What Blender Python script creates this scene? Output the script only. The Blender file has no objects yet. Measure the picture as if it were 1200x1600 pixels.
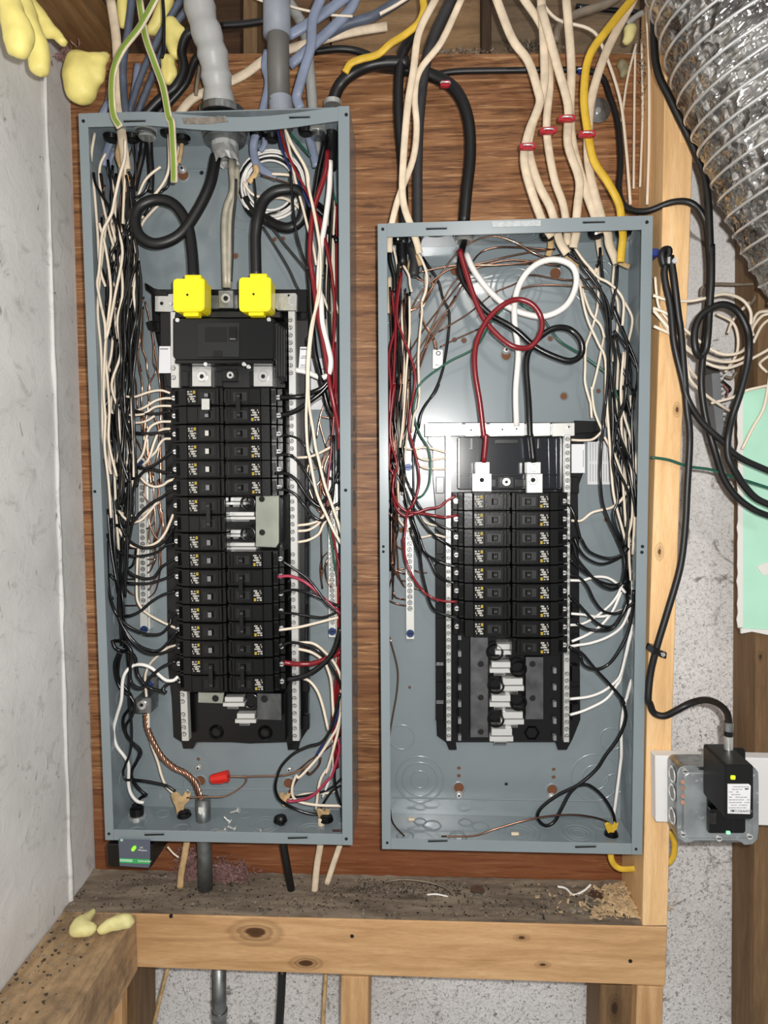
import bpy, bmesh, math, random
from mathutils import Vector, Matrix, noise as mnoise
scene = bpy.context.scene
col = scene.collection

# ------------------------------------------------------------------ camera
FPX = 1018.42
YAW, PITCH, ROLL = 0.048697, 0.066323, 0.006217
CAM = Vector((0.44977, -0.88839, 0.53055))
cy, sy, cp, sp, cr, sr = math.cos(YAW), math.sin(YAW), math.cos(PITCH), math.sin(PITCH), math.cos(ROLL), math.sin(ROLL)
FWD = Vector((-sy*cp, cy*cp, -sp))
RT0 = Vector((cy, sy, 0))
DN0 = FWD.cross(RT0)
RT = cr*RT0 + sr*DN0
DN = -sr*RT0 + cr*DN0
cd = bpy.data.cameras.new('camera')
cd.sensor_fit = 'HORIZONTAL'; cd.sensor_width = 36.0; cd.lens = FPX/1200*36.0
cd.clip_start = 0.01
cam = bpy.data.objects.new('camera', cd); col.objects.link(cam)
UPV = -DN; BK = -FWD
cam.matrix_world = Matrix(((RT.x, UPV.x, BK.x, CAM.x), (RT.y, UPV.y, BK.y, CAM.y), (RT.z, UPV.z, BK.z, CAM.z), (0, 0, 0, 1)))
scene.camera = cam

# ------------------------------------------------------------------ light
world = bpy.data.worlds.new('world'); scene.world = world; world.use_nodes = True
bg = world.node_tree.nodes['Background']
bg.inputs[0].default_value = (1.0, 0.985, 0.965, 1); bg.inputs[1].default_value = 0.36
fl = bpy.data.lights.new('phone_flash', 'POINT'); fl.energy = 32; fl.shadow_soft_size = 0.009; fl.color = (1.0, 0.985, 0.96)
flo = bpy.data.objects.new('phone_flash', fl); col.objects.link(flo); flo.location = CAM + Vector((0.035, 0.0, 0.03))
bl = bpy.data.lights.new('unseen_fill', 'POINT'); bl.energy = 24; bl.shadow_soft_size = 0.12; bl.color = (1.0, 0.96, 0.9)  # added fill lamp out of view, lifts the left wall and dim edges
blo = bpy.data.objects.new('unseen_fill', bl); col.objects.link(blo); blo.location = (0.75, -2.2, 1.5)
scene.view_settings.view_transform = 'Standard'; scene.view_settings.look = 'None'
scene.view_settings.exposure = 0.0; scene.view_settings.gamma = 1.0
scene.view_settings.use_curve_mapping = False

# ------------------------------------------------------------------ helpers
def U(px, py, Y=0.0):
    """point seen at reference pixel (px,py) on the plane at depth Y"""
    d = RT*((px-600)/FPX) + DN*((py-800)/FPX) + FWD
    return CAM + d*((Y-CAM.y)/d.y)
def S(Y):      # metres per reference pixel on the plane at depth Y
    return (Y-CAM.y)/FPX

MATS = {}
def lin(c):
    return tuple(((v/255)/12.92 if v/255 <= 0.04045 else ((v/255+0.055)/1.055)**2.4) for v in c)
def mat(name, rgb, rough=0.5, metal=0.0, emit=None, spec=0.5, trans=0, noise=0, nscale=40, bump=0, bscale=80, coat=0):
    if name in MATS: return MATS[name]
    m = bpy.data.materials.new(name); m.use_nodes = True; MATS[name] = m
    nt = m.node_tree; b = nt.nodes['Principled BSDF']
    c = lin(rgb)
    b.inputs['Base Color'].default_value = (*c, 1)
    b.inputs['Roughness'].default_value = rough; b.inputs['Metallic'].default_value = metal
    b.inputs['Specular IOR Level'].default_value = spec
    if coat: b.inputs['Coat Weight'].default_value = coat
    if emit: b.inputs['Emission Color'].default_value = (*lin(emit[0]), 1); b.inputs['Emission Strength'].default_value = emit[1]
    if noise or bump:
        tc = nt.nodes.new('ShaderNodeTexCoord')
    if noise:
        n = nt.nodes.new('ShaderNodeTexNoise'); n.inputs['Scale'].default_value = nscale; n.inputs['Detail'].default_value = 5
        nt.links.new(tc.outputs['Object'], n.inputs['Vector'])
        r = nt.nodes.new('ShaderNodeValToRGB')
        r.color_ramp.elements[0].position = 0.3; r.color_ramp.elements[1].position = 0.7
        r.color_ramp.elements[0].color = (*[v*(1-noise) for v in c], 1); r.color_ramp.elements[1].color = (*[min(1, v*(1+noise*0.6)) for v in c], 1)
        nt.links.new(n.outputs['Fac'], r.inputs['Fac']); nt.links.new(r.outputs['Color'], b.inputs['Base Color'])
    if bump:
        n2 = nt.nodes.new('ShaderNodeTexNoise'); n2.inputs['Scale'].default_value = bscale; n2.inputs['Detail'].default_value = 4
        nt.links.new(tc.outputs['Object'], n2.inputs['Vector'])
        bp = nt.nodes.new('ShaderNodeBump'); bp.inputs['Strength'].default_value = bump; bp.inputs['Distance'].default_value = 0.002
        nt.links.new(n2.outputs['Fac'], bp.inputs['Height']); nt.links.new(bp.outputs['Normal'], b.inputs['Normal'])
    return m

def nodes(name):
    m = bpy.data.materials.new(name); m.use_nodes = True; MATS[name] = m
    nt = m.node_tree; b = nt.nodes['Principled BSDF']
    tc = nt.nodes.new('ShaderNodeTexCoord')
    return m, nt, b, tc
def ramp(nt, stops, src):
    r = nt.nodes.new('ShaderNodeValToRGB'); cr_ = r.color_ramp
    while len(cr_.elements) < len(stops): cr_.elements.new(0.5)
    for e, (p, c) in zip(cr_.elements, stops):
        e.position = p; e.color = (*(lin(c) if len(c) == 3 and max(c) > 1 else c), 1)
    nt.links.new(src, r.inputs['Fac']); return r.outputs['Color']
def mapping(nt, tc, scale, loc=(0, 0, 0), rot=(0, 0, 0)):
    mp = nt.nodes.new('ShaderNodeMapping'); mp.inputs['Scale'].default_value = scale; mp.inputs['Location'].default_value = loc; mp.inputs['Rotation'].default_value = rot
    nt.links.new(tc.outputs['Object'], mp.inputs['Vector']); return mp.outputs['Vector']
def noise(nt, vec, scale, detail=5, rough=0.5, dist=0):
    n = nt.nodes.new('ShaderNodeTexNoise'); n.inputs['Scale'].default_value = scale; n.inputs['Detail'].default_value = detail
    n.inputs['Roughness'].default_value = rough; n.inputs['Distortion'].default_value = dist
    nt.links.new(vec, n.inputs['Vector']); return n.outputs['Fac']
def mix(nt, fac, a, b, mode='MIX'):
    mx = nt.nodes.new('ShaderNodeMix'); mx.data_type = 'RGBA'; mx.blend_type = mode
    if isinstance(fac, (int, float)): mx.inputs[0].default_value = fac
    else: nt.links.new(fac, mx.inputs[0])
    for i, v in ((6, a), (7, b)):
        if isinstance(v, tuple): mx.inputs[i].default_value = (*lin(v), 1)
        else: nt.links.new(v, mx.inputs[i])
    return mx.outputs[2]
def bumpn(nt, b, h, strength, dist=0.002):
    bp = nt.nodes.new('ShaderNodeBump'); bp.inputs['Strength'].default_value = strength; bp.inputs['Distance'].default_value = dist
    nt.links.new(h, bp.inputs['Height']); nt.links.new(bp.outputs['Normal'], b.inputs['Normal'])

def wood(name, cols, axis='z', grain=9, knots=(), dirty=0, rough=0.65):
    """long-grain timber. axis: direction of the grain; knots: list of world points with radius"""
    m, nt, b, tc = nodes(name)
    sc = {'x': (1.2, 14, 14), 'z': (14, 14, 1.2), 'y': (14, 1.2, 14)}[axis]
    v = mapping(nt, tc, sc)
    n0 = noise(nt, v, grain*0.55, 6, 0.6, 0.6)
    v2 = mapping(nt, tc, tuple(s*5 for s in sc))
    n1 = noise(nt, v2, grain, 3, 0.6)
    c = ramp(nt, [(0.25, cols[0]), (0.5, cols[1]), (0.75, cols[2])], n0)
    c = mix(nt, ramp1(nt, n1, 0.45, 0.75, 0.5), c, cols[0])
    for (p, r) in knots:
        sub = nt.nodes.new('ShaderNodeVectorMath'); sub.operation = 'SUBTRACT'; sub.inputs[1].default_value = p
        nt.links.new(tc.outputs['Object'], sub.inputs[0])
        ml = nt.nodes.new('ShaderNodeVectorMath'); ml.operation = 'MULTIPLY'
        ml.inputs[1].default_value = {'x': (0.6, 1, 1.2), 'z': (1.2, 1, 0.6), 'y': (1, .6, 1)}[axis]
        nt.links.new(sub.outputs[0], ml.inputs[0])
        ln = nt.nodes.new('ShaderNodeVectorMath'); ln.operation = 'LENGTH'; nt.links.new(ml.outputs[0], ln.inputs[0])
        wv = nt.nodes.new('ShaderNodeMath'); wv.operation = 'MULTIPLY_ADD'; wv.inputs[1].default_value = 1/(r*3.2)
        nz = nt.nodes.new('ShaderNodeMath'); nz.operation = 'MULTIPLY'; nz.inputs[1].default_value = 0.35
        nt.links.new(n0, nz.inputs[0]); nt.links.new(nz.outputs[0], wv.inputs[2]); nt.links.new(ln.outputs['Value'], wv.inputs[0])
        k = ramp(nt, [(0.14, (1, 1, 1.0)), (0.34, (0.95, .95, .95)), (0.40, (0.25, .25, .25)), (0.50, (0.5, .5, .5)), (0.56, (.1, .1, .1)), (0.68, (0.32, .32, .32)), (0.78, (0, 0, 0.0))], wv.outputs[0])
        c = mix(nt, k, c, cols[3] if len(cols) > 3 else (70, 42, 24))
    if dirty:
        d = noise(nt, mapping(nt, tc, (1, 1, 1)), 28, 8, 0.7)
        c = mix(nt, ramp1(nt, d, 0.42, 0.66, dirty), c, (74, 66, 58))
    nt.links.new(c, b.inputs['Base Color']); b.inputs['Roughness'].default_value = rough
    b.inputs['Specular IOR Level'].default_value = 0.25
    bumpn(nt, b, n1, 0.35, 0.001)
    return m
def ramp1(nt, src, a, b_, mx=1.0):
    r = nt.nodes.new('ShaderNodeMapRange'); r.inputs['From Min'].default_value = a; r.inputs['From Max'].default_value = b_; r.inputs['To Max'].default_value = mx
    nt.links.new(src, r.inputs['Value']); return r.outputs['Result']

def cc(x, y, Y=0): return tuple(U(x, y, Y))
# paint, plastics, metals
mat('panel_paint', (131, 141, 145), 0.24, 0, noise=0.05, nscale=12, spec=0.5)
mat('panel_inner', (130, 140, 144), 0.24, 0, noise=0.06, nscale=9, spec=0.7, coat=0.25)
mat('panel_edge', (108, 117, 120), 0.4)
mat('black_plastic', (8, 8, 9), 0.24, spec=0.5)
mat('black_plastic_matt', (7, 7, 7), 0.45)
mat('breaker_black', (8, 8, 8), 0.27, bump=0.06, bscale=300, spec=0.4)
mat('dark_hole', (12, 11, 10), 0.8)
mat('plywood_hole', (112, 70, 44), 0.8)
mat('zinc', (216, 216, 212), 0.28, 0.75, bump=0.25, bscale=150)
mat('dull_zinc', (158, 160, 160), 0.38, 1.0, noise=0.3, nscale=120)
mat('aluminium_bar', (218, 218, 213), 0.3, 0.55)
mat('screw_metal', (228, 228, 226), 0.22, 0.65)
mat('stab_metal', (232, 232, 228), 0.3, 0.55)
mat('braid', (178, 172, 154), 0.5, 0.3, noise=0.2, nscale=90)
mat('white_metal', (226, 226, 220), 0.35, 0.3)
mat('bus_plate', (176, 180, 166), 0.28, 0.6, noise=0.2, nscale=30)
mat('bus_steel', (130, 132, 132), 0.3, 1.0, noise=0.4, nscale=50)
mat('yellow_plastic', (246, 226, 26), 0.42)
mat('white_plastic', (232, 228, 220), 0.4)
mat('label_white', (222, 222, 224), 0.45)
mat('print_white', (196, 192, 182), 0.6)
mat('print_yellow', (186, 160, 40), 0.6)
mat('print_grey', (120, 120, 122), 0.6)
mat('print_orange', (232, 122, 48), 0.5)
mat('print_black', (25, 25, 25), 0.6)
mat('blue_screw', (36, 58, 104), 0.4, 0.2)
mat('red_plastic', (206, 36, 24), 0.35)
mat('staple_red', (170, 30, 44), 0.4)
mat('clip_blue', (26, 48, 130), 0.4)
mat('w_black', (11, 11, 12), 0.22)
mat('w_rubber', (17, 17, 18), 0.42)
mat('w_cream', (232, 217, 196), 0.42)
mat('w_white', (238, 234, 228), 0.4)
mat('w_red', (122, 22, 30), 0.26)
mat('w_pink', (160, 50, 74), 0.35)
mat('w_green', (28, 84, 66), 0.32)
mat('w_blue', (28, 42, 88), 0.35)
mat('w_copper', (190, 148, 124), 0.2, 1.0)
mat('w_brown', (132, 96, 80), 0.22, 1.0)
mat('w_jacket', (222, 203, 176), 0.6, noise=0.2, nscale=60)
mat('w_tan', (196, 164, 118), 0.7, noise=0.35, nscale=90)
mat('w_lblue', (128, 138, 160), 0.42, noise=0.15, nscale=60)
mat('w_dblue', (82, 90, 106), 0.5, noise=0.25, nscale=60)
mat('w_yellow', (216, 176, 52), 0.42, noise=0.15, nscale=60)
mat('w_grey', (158, 158, 154), 0.5, noise=0.1)
mat('w_dirty', (128, 116, 100), 0.6, noise=0.35, nscale=60)
mat('w_charcoal', (48, 47, 48), 0.5, noise=0.2, nscale=60)
mat('w_stripe', (120, 146, 52), 0.5)
mat('w_alum', (196, 192, 180), 0.35, 0.8, bump=0.4, bscale=200)
mat('w_text', (186, 100, 96), 0.5)
mat('conduit', (132, 136, 136), 0.42, 0.8, noise=0.35, nscale=60)
mat('pvc_grey', (100, 98, 94), 0.5, noise=0.15, nscale=30)
mat('pvc_blue', (142, 147, 156), 0.5, noise=0.1, nscale=40)
mat('foam', (238, 222, 132), 0.5, noise=0.12, nscale=30, bump=0.4, bscale=60)
mat('foam_pale', (226, 216, 150), 0.6, noise=0.18, nscale=50, bump=0.6, bscale=90)
mat('pink_wool', (138, 104, 100), 0.95, noise=0.4, nscale=120)
mat('chips', (206, 178, 138), 0.8, noise=0.2)
mat('debris', (74, 64, 55), 0.9, noise=0.5, nscale=150)
mat('debris_light', (150, 138, 122), 0.9)
mat('sleeve', (170, 170, 168), 0.42, bump=0.5, bscale=30, noise=0.08, nscale=25)
mat('foil', (176, 176, 174), 0.4, 0.5, bump=1.0, bscale=120)
mat('board_white', (226, 224, 222), 0.45)
mat('led_green', (120, 255, 40), 0.4, emit=((130, 255, 40), 1.2))
mat('led_lime', (200, 240, 40), 0.4, emit=((205, 245, 30), 1.0))
mat('surge_face', (88, 94, 108), 0.4)
mat('surge_green', (58, 168, 92), 0.4)
mat('surge_pale', (160, 214, 178), 0.4)
mat('mint', (176, 222, 198), 0.6, noise=0.06, nscale=20)
mat('paper', (218, 216, 210), 0.7)
mat('gypsum', (206, 202, 194), 0.9)

class MB:
    def __init__(s): s.v = []; s.f = []; s.m = []; s.mats = []
    def mi(s, m):
        if isinstance(m, str): m = MATS[m]
        if m not in s.mats: s.mats.append(m)
        return s.mats.index(m)
    def prism(s, front, back, m):
        """front/back: equal-length vertex loops"""
        n = len(front); o = len(s.v); k = s.mi(m)
        s.v += [tuple(p) for p in front] + [tuple(p) for p in back]
        s.f.append(tuple(range(o, o+n))); s.m.append(k)
        s.f.append(tuple(range(o+2*n-1, o+n-1, -1))); s.m.append(k)
        for i in range(n):
            j = (i+1) % n
            s.f.append((o+j, o+i, o+n+i, o+n+j)); s.m.append(k)
        return s
    def pp(s, pts, Yf, Yb, m, taper=0):
        """prism from reference-pixel outline read at depth Yf, pushed straight back to Yb"""
        fr = [U(x, y, Yf) for x, y in pts]
        c = sum(fr, Vector())/len(fr)
        bk = [Vector((p.x+(p.x-c.x)*taper, Yb, p.z+(p.z-c.z)*taper)) for p in fr]
        return s.prism(fr, bk, m)
    def pb(s, x0, y0, x1, y1, Yf, Yb, m, taper=0):
        return s.pp([(x0, y0), (x1, y0), (x1, y1), (x0, y1)], Yf, Yb, m, taper)
    def box(s, x0, x1, y0, y1, z0, z1, m):
        return s.prism([(x0, y0, z1), (x1, y0, z1), (x1, y0, z0), (x0, y0, z0)], [(x0, y1, z1), (x1, y1, z1), (x1, y1, z0), (x0, y1, z0)], m)
    def cyl(s, p0, p1, r0, m, r1=None, n=12):
        p0 = Vector(p0); p1 = Vector(p1); r1 = r0 if r1 is None else r1
        t = (p1-p0).normalized(); a = Vector((0, 0, 1)) if abs(t.z) < 0.9 else Vector((1, 0, 0))
        u = t.cross(a).normalized(); w = t.cross(u)
        f = [p0+(u*math.cos(i*2*math.pi/n)+w*math.sin(i*2*math.pi/n))*r0 for i in range(n)]
        b = [p1+(u*math.cos(i*2*math.pi/n)+w*math.sin(i*2*math.pi/n))*r1 for i in range(n)]
        return s.prism(f, b, m)
    def disc(s, px, py, rpx, Yf, m, th=0.001, n=14):
        c = U(px, py, Yf); r = rpx*S(Yf)
        return s.cyl(c, c+Vector((0, th, 0)), r, m, n=n)
    def ring(s, c, ax, r, w, h, m, n=28):
        """flat raised ring"""
        ax = Vector(ax).normalized(); a = Vector((0, 0, 1)) if abs(ax.z) < 0.9 else Vector((1, 0, 0))
        u = ax.cross(a).normalized(); v = ax.cross(u); o = len(s.v); k = s.mi(m)
        for i in range(n):
            d = u*math.cos(i*2*math.pi/n)+v*math.sin(i*2*math.pi/n)
            for rr, hh in ((r-w, 0), (r, h), (r+w, 0)): s.v.append(tuple(c+d*rr+ax*hh))
        for i in range(n):
            j = (i+1) % n
            for q in (0, 1): s.f.append((o+3*i+q, o+3*j+q, o+3*j+q+1, o+3*i+q+1)); s.m.append(k)
        return s
    def tube(s, pts, r, m, n=8, flat=1.0, closed=False, stripe=None):
        """swept tube; r number or per-point list; flat<1 squashes it front to back"""
        N = len(pts); o = len(s.v); k = s.mi(m); k2 = s.mi(stripe) if stripe else k
        T = []
        for i in range(N):
            a = pts[i-1] if (i > 0 or closed) else pts[i]; b = pts[(i+1) % N] if (i < N-1 or closed) else pts[i]
            t = (b-a); T.append(t.normalized() if t.length > 1e-9 else Vector((0, 0, 1)))
        ref = Vector((0, 1, 0))
        nrm = (ref-T[0]*ref.dot(T[0]))
        if nrm.length < 0.2: ref = Vector((1, 0, 0)); nrm = (ref-T[0]*ref.dot(T[0]))
        nrm.normalize()
        for i in range(N):
            if flat != 1.0:
                q = Vector((0, 1, 0))-T[i]*T[i].y
                if q.length > 0.3: nrm = q.normalized()
            nrm = (nrm-T[i]*nrm.dot(T[i])).normalized()
            bn = T[i].cross(nrm); rr = r[i] if isinstance(r, (list, tuple)) else r
            for j in range(n):
                a = 2*math.pi*j/n
                s.v.append(tuple(pts[i]+nrm*(math.cos(a)*rr*flat)+bn*(math.sin(a)*rr)))
        for i in range(N if closed else N-1):
            i2 = (i+1) % N
            for j in range(n):
                j2 = (j+1) % n
                s.f.append((o+i*n+j, o+i*n+j2, o+i2*n+j2, o+i2*n+j)); s.m.append(k2 if (stripe and j in (n//2-1, n//2)) else k)
        if not closed:
            s.f.append(tuple(o+j for j in range(n-1, -1, -1))); s.m.append(k)
            s.f.append(tuple(o+(N-1)*n+j for j in range(n))); s.m.append(k)
        return s
    def build(s, name, parent=None, smooth=False, bevel=0, seg=1, recalc=True, **kw):
        me = bpy.data.meshes.new(name); me.from_pydata(s.v, [], s.f)
        for m in s.mats: me.materials.append(m)
        me.polygons.foreach_set('material_index', s.m)
        if recalc or bevel:
            bm = bmesh.new(); bm.from_mesh(me)
            bmesh.ops.recalc_face_normals(bm, faces=bm.faces)
            if bevel: bmesh.ops.bevel(bm, geom=list(bm.edges), offset=bevel, segments=seg, affect='EDGES', clamp_overlap=True)
            bm.to_mesh(me); bm.free()
        if smooth: me.polygons.foreach_set('use_smooth', [True]*len(me.polygons))
        o = bpy.data.objects.new(name, me); col.objects.link(o)
        if parent: o.parent = parent
        tag(o, **kw); return o
def tag(o, label=None, cat=None, group=None, kind=None):
    if label: o['label'] = label
    if cat: o['category'] = cat
    if group: o['group'] = group
    if kind: o['kind'] = kind
    return o
def thing(name, label, cat, group=None, loc=(0, 0, 0)):
    o = bpy.data.objects.new(name, None); col.objects.link(o); o.location = loc; o.empty_display_size = 0.02
    return tag(o, label, cat, group)
def P(px, py, Y):     # base point for an empty whose children are modelled in world space
    return U(px, py, Y)
def dupe(root, loc=None, rot=None, **kw):
    r = root.copy(); col.objects.link(r)
    if loc is not None: r.location = loc
    if rot is not None: r.rotation_euler = rot
    for ch in root.children:
        c = ch.copy(); col.objects.link(c); c.parent = r
        for g in ch.children:
            d = g.copy(); col.objects.link(d); d.parent = c
    tag(r, **kw); return r
def catmull(P_, k=5):
    n = len(P_)
    if n < 3: return [P_[0].lerp(P_[-1], t/k) for t in range(k+1)]
    out = []
    for i in range(n-1):
        p0 = P_[i-1] if i else P_[0]*2-P_[1]; p1 = P_[i]; p2 = P_[i+1]; p3 = P_[i+2] if i+2 < n else P_[-1]*2-P_[-2]
        for j in range(k):
            t = j/k
            out.append(0.5*((2*p1)+(p2-p0)*t+(2*p0-5*p1+4*p2-p3)*t*t+(3*p1-p0-3*p2+p3)*t*t*t))
    out.append(P_[-1].copy()); return out
def text(s_, name, parent, loc, size, m, rotz=0, ext=0.0003, flip=False, align='CENTER', kw=None):
    cu = bpy.data.curves.new('t', 'FONT'); cu.body = s_; cu.size = size; cu.extrude = ext; cu.align_x = align; cu.align_y = 'CENTER'
    cu.resolution_u = 2
    o = bpy.data.objects.new('t', cu); col.objects.link(o); bpy.context.view_layer.update()
    dg = bpy.context.evaluated_depsgraph_get(); me = bpy.data.meshes.new_from_object(o.evaluated_get(dg))
    me.materials.clear(); me.materials.append(MATS[m])
    R = Matrix.Translation(loc) @ Matrix.Rotation(rotz, 4, 'Y') @ Matrix.Rotation(math.pi/2, 4, 'X')
    me.transform(R); bpy.data.objects.remove(o)
    ob = bpy.data.objects.new(name, me); col.objects.link(ob); ob.parent = parent
    return ob

# ------------------------------------------------------------------ large structure
PLY = 0.095; WALL = 0.115
def surf_mats():
    # plywood backing
    m, nt, b, tc = nodes('plywood')
    v = mapping(nt, tc, (2.0, 2, 34)); n0 = noise(nt, v, 2.4, 8, 0.62, 0.9)
    v1 = mapping(nt, tc, (6, 6, 105)); n1 = noise(nt, v1, 2.2, 6, 0.65, 0.5)
    v2 = mapping(nt, tc, (1, 1, 3)); n2 = noise(nt, v2, 5, 6, 0.6, 1.5)
    c = ramp(nt, [(0.28, (98, 62, 38)), (0.45, (136, 92, 58)), (0.6, (156, 110, 72)), (0.78, (112, 72, 46))], n0)
    c = mix(nt, ramp1(nt, n1, 0.53, 0.62, 0.75), c, (76, 46, 28))
    c = mix(nt, ramp1(nt, n1, 0.45, 0.36, 0.6), c, (200, 158, 114))
    c = mix(nt, ramp1(nt, n2, 0.5, 0.75, 0.4), c, (126, 76, 48))
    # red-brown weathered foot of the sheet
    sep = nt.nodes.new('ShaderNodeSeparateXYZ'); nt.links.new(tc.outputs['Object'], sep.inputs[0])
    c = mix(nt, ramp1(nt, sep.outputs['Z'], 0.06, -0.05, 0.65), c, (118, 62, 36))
    nt.links.new(c, b.inputs['Base Color']); b.inputs['Roughness'].default_value = 0.5
    b.inputs['Specular IOR Level'].default_value = 0.35
    bumpn(nt, b, n1, 0.5, 0.001)
    # back concrete: off-white paint flaking over speckled grey
    m, nt, b, tc = nodes('concrete_back')
    v = mapping(nt, tc, (1, 1, 1)); a = noise(nt, v, 210, 5, 0.72, 1.0); a2 = noise(nt, v, 14, 5, 0.6, 1.2); a3 = noise(nt, v, 4, 4, 0.6); a4 = noise(nt, v, 320, 3, 0.6)
    c = ramp(nt, [(0.3, (216, 213, 211)), (0.7, (240, 238, 236))], a3)
    c = mix(nt, ramp1(nt, a4, 0.45, 0.7, 0.3), c, (150, 146, 148))
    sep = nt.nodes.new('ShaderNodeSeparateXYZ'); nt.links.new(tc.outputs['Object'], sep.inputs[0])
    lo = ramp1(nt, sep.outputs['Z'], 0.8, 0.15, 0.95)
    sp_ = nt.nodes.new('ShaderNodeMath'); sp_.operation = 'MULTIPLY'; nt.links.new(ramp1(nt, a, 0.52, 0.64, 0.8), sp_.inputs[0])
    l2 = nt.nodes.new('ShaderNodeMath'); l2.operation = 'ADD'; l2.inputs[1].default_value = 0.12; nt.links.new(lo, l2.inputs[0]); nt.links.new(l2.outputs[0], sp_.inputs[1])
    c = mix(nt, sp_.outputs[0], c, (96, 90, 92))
    c = mix(nt, ramp1(nt, a2, 0.60, 0.66, 0.8), c, (112, 102, 98))
    nt.links.new(c, b.inputs['Base Color']); b.inputs['Roughness'].default_value = 0.85
    bumpn(nt, b, a, 0.6, 0.003)
    # left painted concrete
    m, nt, b, tc = nodes('concrete_left')
    v = mapping(nt, tc, (1, 1, 1)); a = noise(nt, v, 26, 8, 0.68, 0.6); a2 = noise(nt, v, 7, 4, 0.5); a3 = noise(nt, mapping(nt, tc, (1, 1, .5)), 60, 4, 0.6, 1.2)
    c = ramp(nt, [(0.3, (206, 204, 201)), (0.7, (230, 228, 225))], a2)
    c = mix(nt, ramp1(nt, a, 0.56, 0.68, 0.45), c, (150, 146, 142))
    c = mix(nt, ramp1(nt, a3, 0.66, 0.71, 0.75), c, (120, 112, 106))
    nt.links.new(c, b.inputs['Base Color']); b.inputs['Roughness'].default_value = 0.8
    bumpn(nt, b, a, 0.5, 0.003)
    # dust
    m, nt, b, tc = nodes('dust')
    v = mapping(nt, tc, (1, 1, 1)); a = noise(nt, v, 70, 8, 0.75); a2 = noise(nt, mapping(nt, tc, (1, 6, 6)), 9, 5, 0.6, .5)
    c = ramp(nt, [(0.3, (86, 74, 62)), (0.5, (128, 114, 98)), (0.72, (160, 146, 126))], a2)
    c = mix(nt, ramp1(nt, a, 0.55, 0.7, 0.8), c, (60, 52, 48))
    nt.links.new(c, b.inputs['Base Color']); b.inputs['Roughness'].default_value = 0.95
    bumpn(nt, b, a, 0.7, 0.002)
    # crumpled duct foil
    m, nt, b, tc = nodes('duct_foil')
    v = mapping(nt, tc, (1, 1, 1)); a = noise(nt, v, 55, 6, 0.7, 2.2); a2 = noise(nt, v, 16, 4, 0.6, 1)
    c = ramp(nt, [(0.35, (112, 108, 106)), (0.65, (214, 212, 208))], a2)
    nt.links.new(c, b.inputs['Base Color']); b.inputs['Roughness'].default_value = 0.2; b.inputs['Metallic'].default_value = 0.92
    vo = nt.nodes.new('ShaderNodeTexVoronoi'); vo.inputs['Scale'].default_value = 48
    ad = nt.nodes.new('ShaderNodeVectorMath'); ad.operation = 'MULTIPLY_ADD'; ad.inputs[1].default_value = (.05, .05, .05)
    nv = nt.nodes.new('ShaderNodeTexNoise'); nv.inputs['Scale'].default_value = 35; nt.links.new(v, nv.inputs['Vector'])
    nt.links.new(nv.outputs['Color'], ad.inputs[0]); nt.links.new(v, ad.inputs[2]); nt.links.new(ad.outputs[0], vo.inputs['Vector'])
    bumpn(nt, b, vo.outputs['Distance'], 0.8, 0.007)
    # spattered galvanised cover
    m, nt, b, tc = nodes('spattered_steel')
    v = mapping(nt, tc, (1, 1, 1)); a = noise(nt, v, 110, 3, 0.5); a2 = noise(nt, v, 30, 4, 0.5)
    c = ramp(nt, [(0.3, (138, 144, 146)), (0.7, (176, 182, 184))], a2)
    f = ramp1(nt, a, 0.64, 0.68, 0.85)
    c = mix(nt, f, c, (206, 208, 206)); nt.links.new(c, b.inputs['Base Color'])
    b.inputs['Metallic'].default_value = 0.55; b.inputs['Roughness'].default_value = 0.42
surf_mats()

zt = U(600, 84, PLY).z
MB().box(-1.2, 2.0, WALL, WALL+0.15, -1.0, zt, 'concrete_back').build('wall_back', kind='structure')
MB().box(-1.2, 2.0, 0.30, 0.40, zt-0.05, zt+0.6, wood('rim_wood_dark', [(52, 36, 24), (74, 52, 34), (92, 66, 44)], 'x')).build('wall_rim', kind='structure')
a = U(148, 1385, PLY); bt = U(108, 0, PLY)
lw = MB().prism([(a.x-0.3, -0.75, a.z-0.7), (a.x+(a.x-bt.x)*0.5, -0.75, a.z-0.7), (bt.x, -0.75, bt.z+0.4), (a.x-0.3, -0.75, bt.z+0.4)],
                [(a.x-0.3, WALL, a.z-0.7), (a.x+(a.x-bt.x)*0.5, WALL, a.z-0.7), (bt.x, WALL, bt.z+0.4), (a.x-0.3, WALL, bt.z+0.4)], 'concrete_left').build('wall_left', kind='structure')
XW = lambda z: bt.x+(a.x-bt.x)*(bt.z-z)/(bt.z-a.z)
# form-board ridge down the left wall
rd = MB(); rng = random.Random(4)
pts = []
for i in range(40):
    z = bt.z-0.08-(bt.z-a.z-0.05)*i/39
    pts.append(Vector((XW(z), 0.024+rng.uniform(-0.0012, 0.0012), z)))
rd.tube(pts, [0.0032+rng.uniform(-.0012, .001) for _ in pts], 'concrete_left', n=6)
rd.build('trim_1', smooth=True, kind='structure')

# plywood sheet
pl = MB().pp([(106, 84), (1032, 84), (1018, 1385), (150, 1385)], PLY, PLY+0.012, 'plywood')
tag(pl.build('plywood_sheet'), 'orange-brown plywood backing sheet with horizontal grain behind both panels', 'board')

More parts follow.
